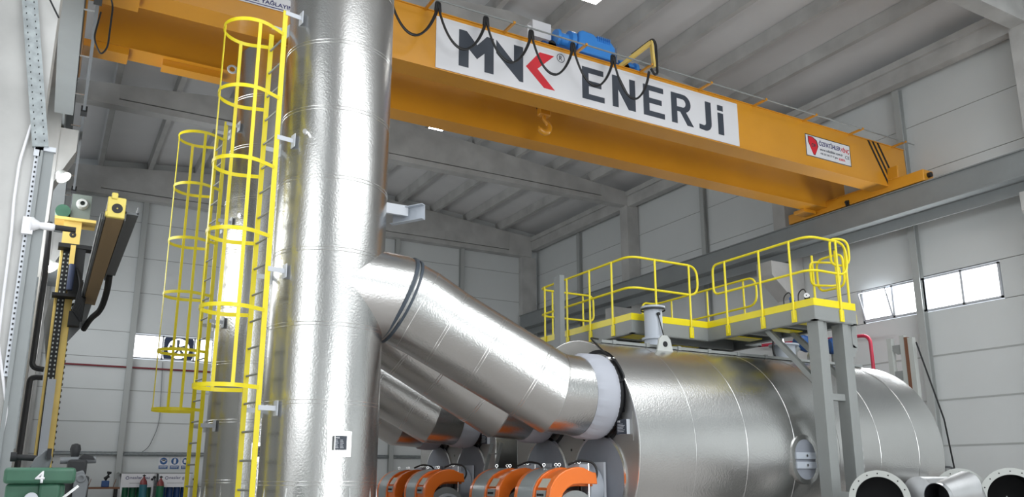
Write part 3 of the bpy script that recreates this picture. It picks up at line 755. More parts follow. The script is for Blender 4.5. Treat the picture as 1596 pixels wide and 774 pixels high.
for x0, x1, y0, y1 in ((8.6, 9.0, 11.0, 11.4), (9.3, 9.9, 11.6, 12.1), (10.3, 10.9, 10.3, 10.6), (10.3, 10.9, 9.4, 9.6), (8.8, 9.5, 12.5, 12.9), (10.2, 10.7, 8.75, 8.95), (10.0, 10.6, 11.6, 11.9)):
    b = MB(); b.box(x0, x1, y0, y1, D0 + .02, D0 + .035); b.obj('deck_stiffener', 'yellow', t)
# toe boards
toes = [((8.42, 13.8), (8.42, 10.82)), ((8.42, 10.82), (10.12, 10.82)), ((10.12, 10.82), (10.12, 8.47)), ((10.12, 8.47), (11.08, 8.47)), ((11.42, 13.8), (11.42, 10.85)), ((8.42, 13.8), (9.7, 13.8))]
for a, c in toes:
    b = MB(); b.bar((*a, D1 + .05), (*c, D1 + .05), .008, .115); b.obj('toe_board', 'yellow', t)
b = MB(); b.bar((11.09, 8.47, D0 + .1), (11.09, 8.95, D0 + .1), .008, .14); b.bar((11.08, 8.60, D0 + .12), (11.26, 8.60, D0 + .12), .008, .14); b.obj('toe_board', 'yellow', t)
zt, zm_ = H + 3.67, H + 3.13
def rail(pts, loop0, loop1, name='guard_rail'):
    """handrail + knee rail, joined by a round bend at the ends asked for"""
    P = [Vector((*p, 0)) for p in pts]
    top = [p + Vector((0, 0, zt)) for p in P]; mid = [p + Vector((0, 0, zm_)) for p in P]
    b = MB()
    if loop0 and loop1: path = rounded(top + mid[::-1] , .22); path = rounded([*top, *mid[::-1]], .22)
    if loop0 and loop1:
        c = (top[0] + mid[0]) / 2
        path = rounded([c] + top + mid[::-1] + [c], .22); b.tube(path, .021, 10)
    elif loop1: b.tube(rounded(top + mid[::-1], .22), .021, 10)
    elif loop0: b.tube(rounded(top[::-1] + mid, .22), .021, 10)
    else: b.tube(rounded(top, .2), .021, 10); b.tube(rounded(mid, .2), .021, 10)
    return b.obj(name, 'yellow', t)
rail([(9.75, 13.8), (8.42, 13.8), (8.42, 10.82), (9.93, 10.82)], True, True)
rail([(10.12, 10.62), (10.12, 8.47), (10.98, 8.47)], True, True)
rail([(11.05, 13.8), (11.42, 13.8), (11.42, 10.85)], True, True)
def rpost(x, y, dx, dy):
    b = MB(); b.cyl((x, y, D1 - .18), (x, y, zt), .019, 8); o = b.obj('rail_post', 'yellow', t)
    b = MB(); ox, oy = -dx * .008, -dy * .008
    b.bar((x + dx * .0 - .0, y, D1 - .22), (x, y, D1 - .03), .09 if dy else .02, .02 if dy else .09, up=(0, 1, 0)); b.obj('post_clamp', 'yellow', o)
for x, y, dx, dy in ((8.40, 13.55, 1, 0), (8.40, 12.75, 1, 0), (8.40, 12.0, 1, 0), (8.40, 11.32, 1, 0), (8.95, 10.80, 0, 1), (9.72, 10.80, 0, 1), (10.10, 10.3, 1, 0), (10.10, 9.5, 1, 0), (10.10, 8.85, 1, 0), (10.72, 8.45, 0, 1),
                     (8.75, 13.82, 0, 1), (9.5, 13.82, 0, 1), (11.44, 13.3, 1, 0), (11.44, 12.2, 1, 0), (11.44, 11.2, 1, 0)):
    rpost(x, y, dx, dy)
# hoops of the self-closing gate at the ladder landing
for (x0, y0, x1, y1, za, zc) in ((11.08, 8.62, 11.08, 9.15, 3.00, 3.55), (10.92, 8.72, 11.22, 8.6, 3.35, 3.8), (10.92, 9.15, 11.4, 8.95, 3.1, 3.5)):
    b = MB(); A, B = Vector((x0, y0, 0)), Vector((x1, y1, 0)); c = A + Vector((0, 0, H + (za + zc) / 2))
    b.tube(rounded([c, A + Vector((0, 0, H + zc)), B + Vector((0, 0, H + zc)), B + Vector((0, 0, H + za)), A + Vector((0, 0, H + za)), c], .16), .02, 10); b.obj('gate_hoop', 'yellow', t)
for x, y in ((11.06, 8.75), (10.98, 9.15), (11.12, 8.6)):
    b = MB(); b.cyl((x, y, D1 - .1), (x, y, H + 3.62), .02, 8); b.obj('gate_post', 'yellow', t)
# legs with cross ties and knee braces
def leg2(x):
    b = MB(); b.box(x, x + .13, 8.49, 8.70, .02, D0); b.box(x + .13, x + .25, 8.535, 8.68, .02, D0)
    b.box(x - .04, x + .32, 8.42, 8.76, 0, .02)
    return b.obj('leg', 'sgray', t)
leg2(10.20); leg2(10.76)
for z in (1.18, -.28):
    b = MB(); b.box(10.46, 10.78, 8.56, 8.66, H + z - .05, H + z + .05); b.obj('cross_tie', 'sgray', t)
b = MB(); b.bar((10.27, 9.62, H + 2.40), (10.27, 8.68, H + 1.42), .08, .08); b.obj('knee_brace', 'sgray', t)
b = MB(); b.bar((10.85, 9.62, H + 2.40), (10.85, 8.68, H + 1.50), .08, .08); b.obj('knee_brace', 'sgray', t)
b = MB(); b.bar((11.1, 8.6, D0 + .1), (11.1, 8.6, H + 1.98), .1, .12); b.bar((11.1, 8.6, H + 2.0), (11.0, 8.6, H + 1.85), .1, .12); b.obj('leg_gusset', 'sgray', t)
# loose things on the platform
def carton(x, y, sx, sy, h, lab, name='cardboard_box'):
    b = MB(); b.box(x, x + sx, y, y + sy, D1 + .0, D1 + h); b.box(x + sx * .46, x + sx * .54, y - .002, y + sy + .002, D1 + h, D1 + h + .004); tag(b.obj(name, 'wood'), lab, 'box')
carton(9.25, 13.1, .35, .3, .30, 'flat brown carton lying at the far left end of the service platform')
carton(9.2, 12.3, .3, .28, .34, 'taller brown carton near the middle of the service platform, right of the flat one')
for yy, lab in ((9.02, 'small blue valve actuator with a black loop of cable on the platform edge'), (8.72, 'small grey gauge with a round white face and cable loop on the platform edge')):
    q = thing('valve_actuator' if yy > 9 else 'pressure_gauge', lab, 'actuator' if yy > 9 else 'gauge', (10.28, yy, D1))
    b = MB(); b.box(-.03, .03, -.03, .03, 0, .22); b.obj('body', 'dblue' if yy > 9 else 'dark', q)
    b = MB(); b.lathe([(.01, -.05), (.04, -.05), (.04, .0)], (0, 0, .2), (1, .6, 0), 16); b.obj('dial', 'white' if yy < 9 else 'dblue', q)
    b = MB(); b.tube(rounded([(0, .0, .22), (0, .05, .34), (0, .17, .28), (0, .18, 0)], .08), .011, 6); b.obj('cable', 'black', q)
# mast left of the platform
b = MB(); b.box(8.0, 8.03, 12.38, 12.58, 0, H + 3.62); b.box(8.03, 8.1, 12.38, 12.40, 0, H + 3.62); b.box(8.03, 8.1, 12.56, 12.58, 0, H + 3.62); b.box(7.9, 8.2, 12.3, 12.66, 0, .02)
tag(b.obj('steel_mast', 'run'), 'slim grey channel mast standing up past the left end of the platform rail', 'mast')
# small grey step ladder between boilers
t = thing('step_ladder', 'grey metal ladder leaning in the gap between the two boilers', 'ladder', (6.6, 12.5, 0))
for dy in (0, .35):
    b = MB(); b.bar((-.35, dy, 0), (.25, dy, H + .55), .03, .06); b.obj('stringer', 'sgray', t)
for k in range(7):
    f = (k + .6) / 7.2; b = MB(); b.cyl((-.35 + .6 * f, 0, (H + .55) * f), (-.35 + .6 * f, .35, (H + .55) * f), .014, 6); b.obj('rung', 'sgray', t)
# ================================================================== OVERHEAD CRANE
t = thing('bridge_crane', 'orange double-girder overhead crane with a white banner, spanning the hall', 'crane', (0, 0, 0))
GZ0, GZ1 = H + 7.76, H + 9.0
def girder(y0, y1, x0, x1, nm):
    b = MB(); e = .06
    b.box(x0, x1, y0 + e * .2, y1 - e * .2, GZ0 + .02, GZ1 - .02)
    b.box(x0 + .3, x1 - .5, y0 - .035, y1 + .035, GZ0, GZ0 + .02); b.box(x0, x1, y0 - .03, y1 + .03, GZ1 - .02, GZ1)
    return b.obj(nm, 'crane', t)
def girder2(y0, y1):
    b = MB()
    # box girder with end cheeks cut back
    pts = [(.0, GZ0 + .02), (19.95, GZ0 + .02), (20.45, GZ0 + .42), (20.42, GZ1), (.0, GZ1)]
    b.prism(pts, y0, y1)
    b.box(.6, 19.95, y0 - .03, y1 + .03, GZ0, GZ0 + .02); b.box(.25, 20.42, y0 - .03, y1 + .03, GZ1, GZ1 + .02)
    return b.obj('girder', 'crane', t)
ga = girder2(13.52, 13.98); gb = girder2(15.60, 16.06)
for y in (13.75, 15.83):
    b = MB(); b.box(.6, 20.0, y - .03, y + .03, GZ1 + .02, GZ1 + .08); b.obj('trolley_rail', 'dark', ga if y < 14 else gb)
for x0, x1 in ((19.55, 19.98), (-.52, -.15)):
    b = MB(); b.box(x0, x1, 12.45, 17.05, H + 7.62, H + 7.93)
    if x0 > 1: b.box(x0 + .03, x0 + .12, 13.2, 14.3, H + 7.93, H + 8.3); b.box(x0, x1, 13.4, 16.2, H + 7.93, H + 7.97)
    e = b.obj('end_carriage', 'crane', t, bevel=.02)
    for yy in (12.42, 17.08):
        q = MB(); q.cyl((x0 + .2, yy - .06, H + 7.78), (x0 + .2, yy + .06, H + 7.78), .07, 16); q.obj('buffer', 'black', e)
    for yy in (12.8, 16.7):
        q = MB(); q.cyl((x0 + .12, yy, H + 7.72), (x0 + .3, yy, H + 7.72), .13, 20); q.obj('wheel', 'dark', e)
    q = MB(); q.cyl((x0 - .08, 14.85, H + 7.70), (x0 + .02, 14.85, H + 7.70), .05, 10); q.box(x0 - .05, x0, 14.8, 14.9, H + 7.6, H + 7.75); q.obj('limit_switch', 'dark', e)
# fabricated ends of the left side
for bb in ((-.149, .6, 15.62, 16.04, H + 7.64, GZ0 + .019), (1.2, 2.3, 15.7, 16.0, GZ0 - .13, GZ0 - .001), (-.149, .6, 13.54, 13.96, H + 7.64, GZ0 + .019)):
    b = MB(); b.box(*bb); b.obj('end_plate', 'crane', t)
b = MB(); b.box(19.0, 19.5, 15.95, 16.35, GZ0 - .10, GZ0 - .001); b.obj('end_plate', 'crane', t)
# banner
YG = 13.515
b = MB(); b.box(5.90, 13.99, YG - .012, YG - .001, H + 7.80, H + 8.92); bn = b.obj('banner', 'white', t); bn['label'] = 'white banner with dark grey and red lettering'
def glyph(pts, m, nm='letter'):
    b = MB(); b.prism([(x, H + z) for x, z in pts], YG - .018, YG - .011); return b.obj(nm, m, bn)
glyph([(6.40, 8.77), (6.57, 8.77), (6.81, 8.52), (7.03, 8.77), (7.19, 8.77), (7.19, 7.97), (6.98, 7.97), (6.98, 8.38), (6.81, 8.21), (6.62, 8.39), (6.62, 7.97), (6.40, 7.97)], 'ink')
glyph([(7.25, 8.77), (7.67, 8.36), (7.67, 8.77), (7.89, 8.77), (7.89, 7.97), (7.80, 7.97), (7.25, 8.47)], 'ink')
glyph([(8.30, 8.77), (8.66, 8.77), (8.24, 8.37), (8.67, 7.97), (8.40, 7.97), (7.96, 8.36)], 'red')
E_pts = lambda x0, x1, z0=7.98, z1=8.74: [(x0, z0), (x1, z0), (x1, z0 + .13), (x0 + .17, z0 + .13), (x0 + .17, z0 + .32), (x1 - .08, z0 + .32), (x1 - .08, z0 + .45), (x0 + .17, z0 + .45), (x0 + .17, z1 - .13), (x1 - .02, z1 - .13), (x1 - .02, z1), (x0, z1)]
glyph(E_pts(9.38, 9.97), 'ink')
glyph([(10.19, 7.98), (10.35, 7.98), (10.35, 8.42), (10.63, 7.98), (10.83, 7.98), (10.83, 8.74), (10.67, 8.74), (10.67, 8.30), (10.40, 8.74), (10.19, 8.74)], 'ink')
glyph(E_pts(11.06, 11.67), 'ink')
bR = MB()
x0 = 11.88; cz, cr = 8.515, .225
arc_o = [(x0 + .36 + .23 * cos(a), cz + cr * sin(a)) for a in [pi / 2 - pi * i / 12 for i in range(13)]]
arc_i = [(x0 + .34 + .10 * cos(a), cz + (cr - .12) * sin(a)) for a in [-pi / 2 + pi * i / 10 for i in range(11)]]
# R: stem, bowl (as a band) and leg
pts = [(x0, 7.98), (x0 + .17, 7.98), (x0 + .17, cz - cr + .12 - .14)]
bR.prism([(x, H + z) for x, z in [(x0, 7.98), (x0 + .17, 7.98), (x0 + .17, 8.74), (x0, 8.74)]], YG - .018, YG - .011)
bowl = [(x0 + .17, 8.74)] + arc_o + [(x0 + .17, 8.29)] + [(x0 + .17, 8.41)] + arc_i + [(x0 + .17, 8.62)]
bR.prism([(x, H + z) for x, z in bowl], YG - .018, YG - .011)
bR.prism([(x, H + z) for x, z in [(x0 + .25, 8.31), (x0 + .42, 8.33), (x0 + .66, 7.98), (x0 + .47, 7.98)]], YG - .0178, YG - .0112)
bR.obj('letter', 'ink', bn)
J = [(12.93, 8.74), (13.11, 8.74), (13.11, 8.20)] + [(12.91 + .20 * cos(a), 8.18 + .20 * sin(a)) for a in [0 - (pi / 2) * i / 6 for i in range(1, 7)]] + [(12.72, 8.0), (12.72, 8.12), (12.85, 8.11)] + [(12.86 + .07 * cos(a), 8.18 + .07 * sin(a)) for a in [-pi / 2 + (pi / 2) * i / 4 for i in range(1, 5)]]
glyph(J, 'ink')
glyph([(13.32, 7.98), (13.50, 7.98), (13.50, 8.54), (13.32, 8.54)], 'ink'); glyph([(13.32, 8.60), (13.50, 8.60), (13.50, 8.74), (13.32, 8.74)], 'ink')
b = MB(); b.torus((8.83, YG - .014, H + 8.775), (0, 1, 0), .095, .008, 28, 4); b.obj('registered_ring', 'ink', bn)
text_obj('registered_letter', 'R', 8.79, 8.87, YG - .012, H + 8.72, H + 8.83, 'ink', bn, .01)
# maker's plate
b = MB(); b.box(16.36, 18.08, YG - .006, YG - .001, H + 8.055, H + 8.655); b.box(16.38, 18.06, YG - .010, YG - .005, H + 8.075, H + 8.635, 'white'); b.mats = ['white']; 
b2 = b.obj('maker_plate', 'white', t); b2['label'] = 'white maker plate with a red shield'
q = MB()
for x0_, x1_, z0_, z1_ in ((16.36, 18.08, 8.055, 8.07), (16.36, 18.08, 8.64, 8.655), (16.36, 16.375, 8.055, 8.655), (18.065, 18.08, 8.055, 8.655)): q.box(x0_, x1_, YG - .013, YG - .009, H + z0_, H + z1_)
q.obj('plate_border', 'dark', b2)
sh = [(16.47, 8.60), (16.62, 8.60), (16.76, 8.52), (16.80, 8.38), (16.76, 8.25), (16.68, 8.13), (16.63, 8.13), (16.55, 8.25), (16.48, 8.42)]
q = MB(); q.prism([(x, H + z) for x, z in sh], YG - .014, YG - .010); q.obj('shield', 'red', b2)
q = MB(); q.prism([(x * 1.0, H + z) for x, z in [(16.45, 8.615), (16.63, 8.62), (16.79, 8.54), (16.83, 8.38), (16.69, 8.115), (16.62, 8.115), (16.45, 8.45)]], YG - .0115, YG - .0101); q.obj('shield_edge', 'dark', b2)
text_obj('shield_letters', 'OF', 16.57, 16.73, YG - .013, H + 8.33, H + 8.43, 'ink', b2, .03)
text_obj('plate_title', 'ÖZFATİHLER', 16.86, 17.70, YG - .010, H + 8.42, H + 8.585, 'navy', b2, .02)
text_obj('plate_title_red', 'VİNÇ', 17.71, 18.03, YG - .010, H + 8.38, H + 8.56, 'red', b2, .02)
text_obj('plate_web', 'www.ozfatihler.com.tr', 16.88, 17.76, YG - .010, H + 8.285, H + 8.36, 'ink', b2, .01)
text_obj('plate_phone', '+90 332 342 77 17 gsm', 16.88, 17.55, YG - .010, H + 8.16, H + 8.23, 'ink', b2, .01)
text_obj('plate_town', 'KONYA', 17.60, 17.84, YG - .010, H + 8.15, H + 8.215, 'red', b2, .02)
text_obj('ce_mark', 'CE', 17.85, 18.02, YG - .010, H + 8.24, H + 8.33, 'ink', b2, .0)
for dx in (0, .19, .39):
    q = MB(); q.prism([(x + dx, H + z) for x, z in [(18.86, 9.0), (18.94, 9.0), (19.66, 7.79), (19.58, 7.79)]], YG - .005, YG - .001); q.obj('slanted_stripe', 'dark', t)
# warning notice on the left of the front girder
b = MB(); b.box(1.1, 3.15, YG - .012, YG - .001, H + 8.10, H + 8.93); wn = b.obj('warning_notice', 'white', t); wn['label'] = 'white notice with navy capital lettering'
q = MB(); q.box(1.12, 3.13, YG - .015, YG - .011, H + 8.125, H + 8.14); q.obj('notice_line', 'navy', wn)
text_obj('notice_text', 'TEKERLERİ AYDA 1 KEZ YAĞLAYIN', 1.2, 3.08, YG - .012, H + 8.17, H + 8.27, 'navy', wn, .02)
text_obj('notice_text', 'VİNCE BİTİŞTİREN YAKLAŞMAYIN', 1.25, 3.08, YG - .012, H + 8.34, H + 8.47, 'navy', wn, .02)
text_obj('notice_text', 'BAKIM YAPMAYIN', 1.7, 3.08, YG - .012, H + 8.54, H + 8.67, 'navy', wn, .02)
# cable track rod on outriggers
b = MB(); b.cyl((1.0, 13.10, H + 9.0), (20.3, 13.10, H + 9.0), .018, 8); b.obj('cable_track', 'sgray', t)
for k in range(11):
    x = 2.1 + 1.78 * k
    b = MB(); b.bar((x, 13.52, GZ1 - .0), (x, 13.06, GZ1 + .0), .05, .045); b.obj('outrigger', 'crane', t)
# trolley
t = thing('crane_trolley', 'hoist trolley with bright blue motors on top of the orange crane girders', 'crane trolley', (0, 0, 0))
RZ = GZ1 + .08
b = MB(); b.box(8.5, 11.0, 13.70, 13.90, RZ + .02, RZ + .13); b.box(8.5, 11.0, 15.68, 15.98, RZ + .02, RZ + .13); b.box(8.5, 8.7, 13.9, 15.7, RZ + .02, RZ + .13); b.box(10.8, 11.0, 13.9, 15.7, RZ + .02, RZ + .13); b.obj('frame', 'dblue', t)
for x in (8.75, 10.75):
    for y in (13.75, 15.83):
        b = MB(); b.cyl((x, y - .05, RZ + .1), (x, y + .05, RZ + .1), .10, 20); b.obj('wheel', 'dark', t)
b = MB(); b.box(8.40, 8.88, 13.95, 14.4, RZ + .35, RZ + .74); b.box(8.30, 8.40, 14.0, 14.35, RZ + .1, RZ + .6); b.obj('control_box', 'white', t)
b = MB(); b.lathe([(.05, 0), (.19, .0), (.21, .06), (.15, .12), (.15, .3), (.24, .34), (.24, .46)], (8.92, 13.88, RZ + .40), (1, 0, 0), 24, cap=True); b.obj('gearbox', 'blue', t)
b = MB()
b.prism([(9.42, RZ + .12), (9.46, RZ + .62), (9.55, RZ + .68), (9.85, RZ + .66), (9.93, RZ + .60), (10.35, RZ + .58), (10.46, RZ + .45), (10.46, RZ + .12)], 13.68, 14.16); b.obj('hoist_motor', 'blue', t, bevel=.04)
b = MB()
for k in range(7): b.box(9.95 + .055 * k, 9.965 + .055 * k, 13.66, 14.15, RZ + .5, RZ + .63)
b.obj('cooling_fins', 'blue', t)
b = MB(); b.cyl((10.5, 13.9, RZ + .3), (10.56, 13.9, RZ + .3), .09, 16); b.tube([(10.53, 13.75, RZ + .1), (10.53, 13.75, RZ + .55)], .025, 8); b.obj('limit_switch', 'chrome', t)
b = MB(); b.lathe([(.01, 0), (.12, .0), (.14, .08), (.14, .34), (.10, .42), (.16, .44), (.16, .52), (.01, .54)], (10.62, 13.85, RZ + .16), (1, 0, 0), 24); b.obj('travel_motor', 'blue', t)
b = MB(); b.cyl((11.12, 13.85, RZ + .14), (11.3, 13.85, RZ + .12), .1, 16); b.obj('motor_fan_cowl', 'dblue', t)
b = MB(); b.cyl((8.9, 14.75, RZ + .32), (10.6, 14.75, RZ + .32), .22, 28); b.obj('rope_drum', 'steel', t)
b = MB(); b.bar((10.55, 13.75, RZ + .02), (11.02, 13.10, RZ + .48), .07, .09); b.bar((11.02, 13.10, RZ + .52), (11.08, 13.10, RZ - .12), .075, .06, up=(1, 0, 0)); b.obj('towing_arm', 'boom', t)
b = MB(); b.tube(rounded([(10.75, 13.48, RZ + .28), (11.04, 13.06, RZ + .56), (11.12, 13.06, RZ + .45), (11.13, 13.06, RZ - .28), (11.05, 13.06, RZ - .33), (10.95, 13.06, RZ - .2)], .08), .03, 8); b.obj('flex_cable', 'black', t)
# hook block
t = thing('hook_block', 'orange crane hook and block hanging between the two crane girders', 'hook', (9.2, 14.8, 0))
b = MB(); b.box(-.14, .14, -.09, .09, H + 8.02, H + 8.36); b.obj('block', 'crane', t, bevel=.03)
b = MB(); b.cyl((0, -.1, H + 8.3), (0, .1, H + 8.3), .16, 24); b.obj('sheave', 'dark', t)
b = MB(); pts = [(0, 0, H + 8.05), (0, 0, H + 7.96)] + [(.135 * sin(a) , 0, H + 7.77 + .135 * cos(a)) for a in [radians(25 + 14 * i) for i in range(18)]]
b.tube(pts, [.05, .05] + [.05 + .03 * sin(pi * i / 17) - (.03 * (i > 15)) for i in range(18)], 12); b.obj('hook', 'crane', t)
for x, y in ((-.1, -.05), (.1, -.05), (-.1, .05), (.1, .05)):
    b = MB(); b.cyl((x, y, H + 8.35), (x * 1.4, y - .03, RZ + .2), .007, 6); b.obj('rope', 'steel', t)
# festoon cables
pk = [(5.0 - 1.02, 8.97), (4.72, 8.93), (5.74, 8.9), (6.79, 8.9), (7.84, 8.9), (8.87, 8.9), (9.92, 8.9), (10.9, 8.80)]
t = thing('festoon_cable', 'black power cable hanging in loops along the front of the crane girder', 'cable', (0, 13.08, 0))
for (xa, za), (xb, zb) in zip(pk[1:], pk[2:]):
    for off in (0, .035):
        pts = []
        for i in range(21):
            u = i / 20; x = xa + (xb - xa) * u; sag = (.82 - off * .8) * (1 - (2 * u - 1) ** 2) ** .8
            skew = .07 * sin(pi * u) * (1 - 2 * u)
            pts.append((x + (off if u > .5 else off * .3), 0 + off * .3, H + za + (zb - za) * u - sag))
        b = MB(); b.tube(pts, .024 if off == 0 else .014, 7); b.obj('cable_loop', 'black', t)
    b = MB(); b.tube(rounded([(xa - .055, 0, H + za - .16), (xa - .04, 0, H + za + .035), (xa + .04, 0, H + za + .035), (xa + .055, 0, H + za - .16)], .05), .024, 7); b.obj('cable_saddle', 'black', t)
# conductor rail beside the left runway
t = thing('conductor_rail', 'thin dark conductor rail hung beside the left crane runway', 'rail', (0, 0, 0))
b = MB(); b.box(-.03, .02, 6, 25, H + 6.78, H + 6.84); b.obj('rail_profile', 'dgray', t)
for k in range(9):
    y = 11.2 + 1.6 * k; b = MB(); b.bar((-.2, y, H + 6.84), (0, y, H + 6.84), .02, .02); b.obj('hanger', 'chrome', t)
for y in (12.3, 16.7, 21.8):
    b = MB(); b.box(-.06, .05, y - .12, y + .12, H + 6.75, H + 6.87); b.obj('joint_cover', 'dark', t)
b = MB(); b.tube(rounded([(-.1, 12.2, H + 6.9), (.12, 12.3, H + 6.95), (.2, 12.6, H + 6.9), (.2, 12.8, H + 6.3), (.12, 12.8, H + 6.15), (.0, 12.6, H + 6.3), (.05, 12.5, H + 6.7)], .1), .014, 6); b.obj('pickup_cable', 'black', t)
# ================================================================== LAMPS
def high_bay(x, y, z, lab):
    t = thing('ceiling_lamp', lab, 'lamp', (x, y, z), 'ceiling lamps')
    b = MB(); b.box(-.28, .28, -.28, .28, .02, .1); b.obj('housing', 'dgray', t)
    b = MB(); b.box(-.25, .25, -.25, .25, .0, .02); b.obj('diffuser', 'lamp', t)
    b = MB(); b.cyl((0, 0, .1), (0, 0, roofz(x) + .36 - z), .01, 6); b.obj('hanger', 'steel', t)
high_bay(11.0, 15.25, H + 11.9, 'square white ceiling lamp cut by the top edge, above the crane')
high_bay(10.6, 23.9, H + 11.6, 'small white ceiling lamp just below the crane girder right of the chimney')
def wall_lamp(y, z, lab, rx):
    t = thing('wall_lamp', lab, 'lamp', (-.28, y, z), 'wall lamps')
    b = MB(); b.lathe([(.02, .16), (.08, .15), (.15, .0), (.14, .0), (.06, .13)], (.08, -.1, 0), (-.55, .35, .75), 24); b.obj('reflector', 'flange', t)
    b = MB(); b.lathe([(.005, .03), (.125, .02), (.125, .035)], (.08, -.1, 0), (-.55, .35, .75), 24); b.obj('bulb_glass', 'lamp', t)
    b = MB(); b.tube([(-.09, .0, .1), (.0, .0, .14), (.0, -.05, .1)], .014, 6); b.obj('arm', 'sgray', t)
wall_lamp(17.6, H + 5.68, 'bright tilted lamp on the upper left column', 0)
wall_lamp(17.6, H + 3.86, 'lower bright lamp on the left column, left of the yellow boom', 0)
# ================================================================== LEFT SIDE SERVICES
t = thing('cable_tray', 'galvanised perforated cable tray slanting down the near concrete column', 'cable tray', (0, 9.5, 0))
for (xa, za, xb, zb) in ((-.70, 5.3, -.36, 3.38),):
    b = MB(); b.bar((xa, 0, H + za), (xb, 0, H + zb), .05, .15, up=(1, 0, .1)); b.obj('sloping_run', 'galv', t)
    b = MB()
    for k in range(26):
        f = k / 26
        for s in (-.04, .04): b.box(xa + (xb - xa) * f + s - .005, xa + (xb - xa) * f + s + .005, -.027, -.024, H + za + (zb - za) * f - .012, H + za + (zb - za) * f + .006)
    b.obj('tray_slots', 'dark', t)
b = MB(); b.box(-.365, -.33, 0, .08, .1, H + 3.4); b.box(-.33, -.23, .03, .05, 0.1, H + 3.4); b.obj('vertical_run', 'run', t)
t = thing('strut_channel', 'pale perforated strut channel fixed upright on the near concrete column', 'channel', (-.385, 9.5, 0))
b = MB(); b.box(-.02, .02, .02, .07, H + .96, H + 3.36); b.obj('channel', 'bracket', t)
b = MB()
for k in range(44): b.box(-.007, .007, .014, .022, H + .99 + k * .054, H + 1.01 + k * .054)
b.obj('slots', 'dark', t)
b = MB(); b.box(-.02, .17, 0.0, .05, H + 3.35, H + 3.40); b.box(-.03, .03, .0, .05, H + 3.28, H + 3.4); b.obj('bracket_arm', 'bracket', t)
b = MB(); b.box(-.04, .06, -.03, .05, H + 2.42, H + 2.60); b.lathe([(.08, 0), (.035, .08), (.04, .12), (.04, .2), (.025, .22)], (.04, 0, H + 2.53), (1, 0, 0), 16, cap=True); b.obj('insulator', 'white', t)
b = MB(); b.tube([(.25, 0, H + 2.53), (.45, .0, H + 2.53)], .03, 8); b.obj('insulator_lead', 'black', t)
b = MB(); P = [(-.37, 3.62), (-.47, 3.65), (-.53, 3.2), (-.53, 2.78), (-.51, 2.43), (-.50, 1.76), (-.49, 1.3), (-.40, .93), (-.33, .62), (-.36, .2), (-.4, -.5)]
b.tube(rounded([(x, 9.53, H + z) for x, z in P], .08), .014, 8); tag(b.obj('white_conduit', 'white'), 'thin white conduit bowing down the near concrete column', 'conduit')
b = MB(); b.tube(rounded([(-.62, 9.55, H + 5.4), (-.5, 9.5, H + 5.15), (-.36, 9.5, H + 4.9)], .1), .01, 6); tag(b.obj('drop_wire', 'dark'), 'thin dark wire at the top of the near concrete column', 'wire')
b = MB(); b.tube(rounded([(-.27, 14, H + 3.8), (-.24, 14, H + 3.0), (-.25, 14, H + 1.56), (-.09, 14, H + 1.54)], .12), .04, 8); tag(b.obj('bent_hose_pipe', 'black'), 'upper black bent pipe left of the boom column, turning right at its foot', 'pipe')
b = MB(); b.tube(rounded([(-.09, 14, H + 1.42), (-.25, 14, H + 1.42), (-.28, 14, H - 1.4)], .12), .04, 8); tag(b.obj('bent_hose_pipe', 'black'), 'lower black bent pipe left of the boom column, dropping to the floor', 'pipe')
b = MB()
b.box(-.33, -.25, 11.0, 11.1, H + .3, H + 2.3); tag(b.obj('lamp_tube_holder', 'galv'), 'galvanised upright trunking left of the boom column', 'trunking')
# ================================================================== COLUMN AND BOOM MANIPULATOR
t = thing('welding_manipulator', 'yellow column and boom welding manipulator by the left wall, boom pointing at the camera', 'manipulator', (0, 16, 0))
b = MB(); b.box(-.09, .19, 0, .30, 0.1, H + 4.40); b.obj('column', 'boom', t, bevel=.01)
b = MB(); b.box(-.045, .075, -.05, 0, .4, H + 3.86); b.obj('cable_chain', 'dark', t)
b = MB()
for k in range(34):
    for s in (-.02, .045): b.box(s - .011, s + .011, -.056, -.049, H + 1.3 + k * .075, H + 1.33 + k * .075)
b.obj('chain_links', 'flange', t)
b = MB(); b.box(-.03, .10, -.06, -.005, .3, H + 1.6); b.obj('cover_strip', 'lgray', t)
b = MB(); pr = [(.185, .4)]
for k in range(46): pr += [(.192, .4 + k * .1), (.207, .41 + k * .1), (.207, .44 + k * .1), (.192, .45 + k * .1)]
pr += [(.185, 5.0)]; b.prism(pr, .05, .11); b.obj('gear_rack', 'dark', t)
b = MB(); b.box(-.3, .42, -.2, .5, 0, .12); b.obj('base_plate', 'dgray', t)
b = MB(); b.box(-.24, .41, -.12, .42, H + 4.40, H + 4.45); b.obj('head_plate', 'boom', t)
b = MB(); b.box(-.09, .19, -.03, 0, H + 3.95, H + 4.40); hd = b.obj('head_box', 'boom', t)
b = MB(); b.lathe([(.01, 0), (.055, 0)], (.07, -.032, H + 4.16), (0, 1, 0), 20); b.obj('access_hole', 'black', hd)
b = MB(); b.cyl((-.13, -.08, H + 4.56), (-.13, .22, H + 4.56), .12, 20); b.obj('lift_motor', 'green', t)
b = MB(); b.box(-.01, .30, -.02, .22, H + 4.45, H + 4.92); gm = b.obj('gear_housing', 'green', t)
gm.data.materials[0] = mat('grey_green', (0.16, 0.19, 0.17), .5); 
b = MB(); b.lathe([(.04, -.10), (.075, -.10), (.10, -.04), (.10, 0)], (.16, -.02, H + 4.74), (0, 1, 0), 24); b.obj('bearing_cap', 'flange', t)
b = MB(); b.box(-.13, .46, -.30, -.02, H + 3.86, H + 3.93); b.box(-.13, .46, -.3, -.02, H + 3.0, H + 3.05); b.box(.10, .30, -.28, -.06, H + 3.05, H + 3.86); b.obj('carriage', 'dark', t)
b = MB(); b.box(.06, .14, -.33, -.28, H + 3.55, H + 3.9); b.obj('carriage_post', 'boom', t)
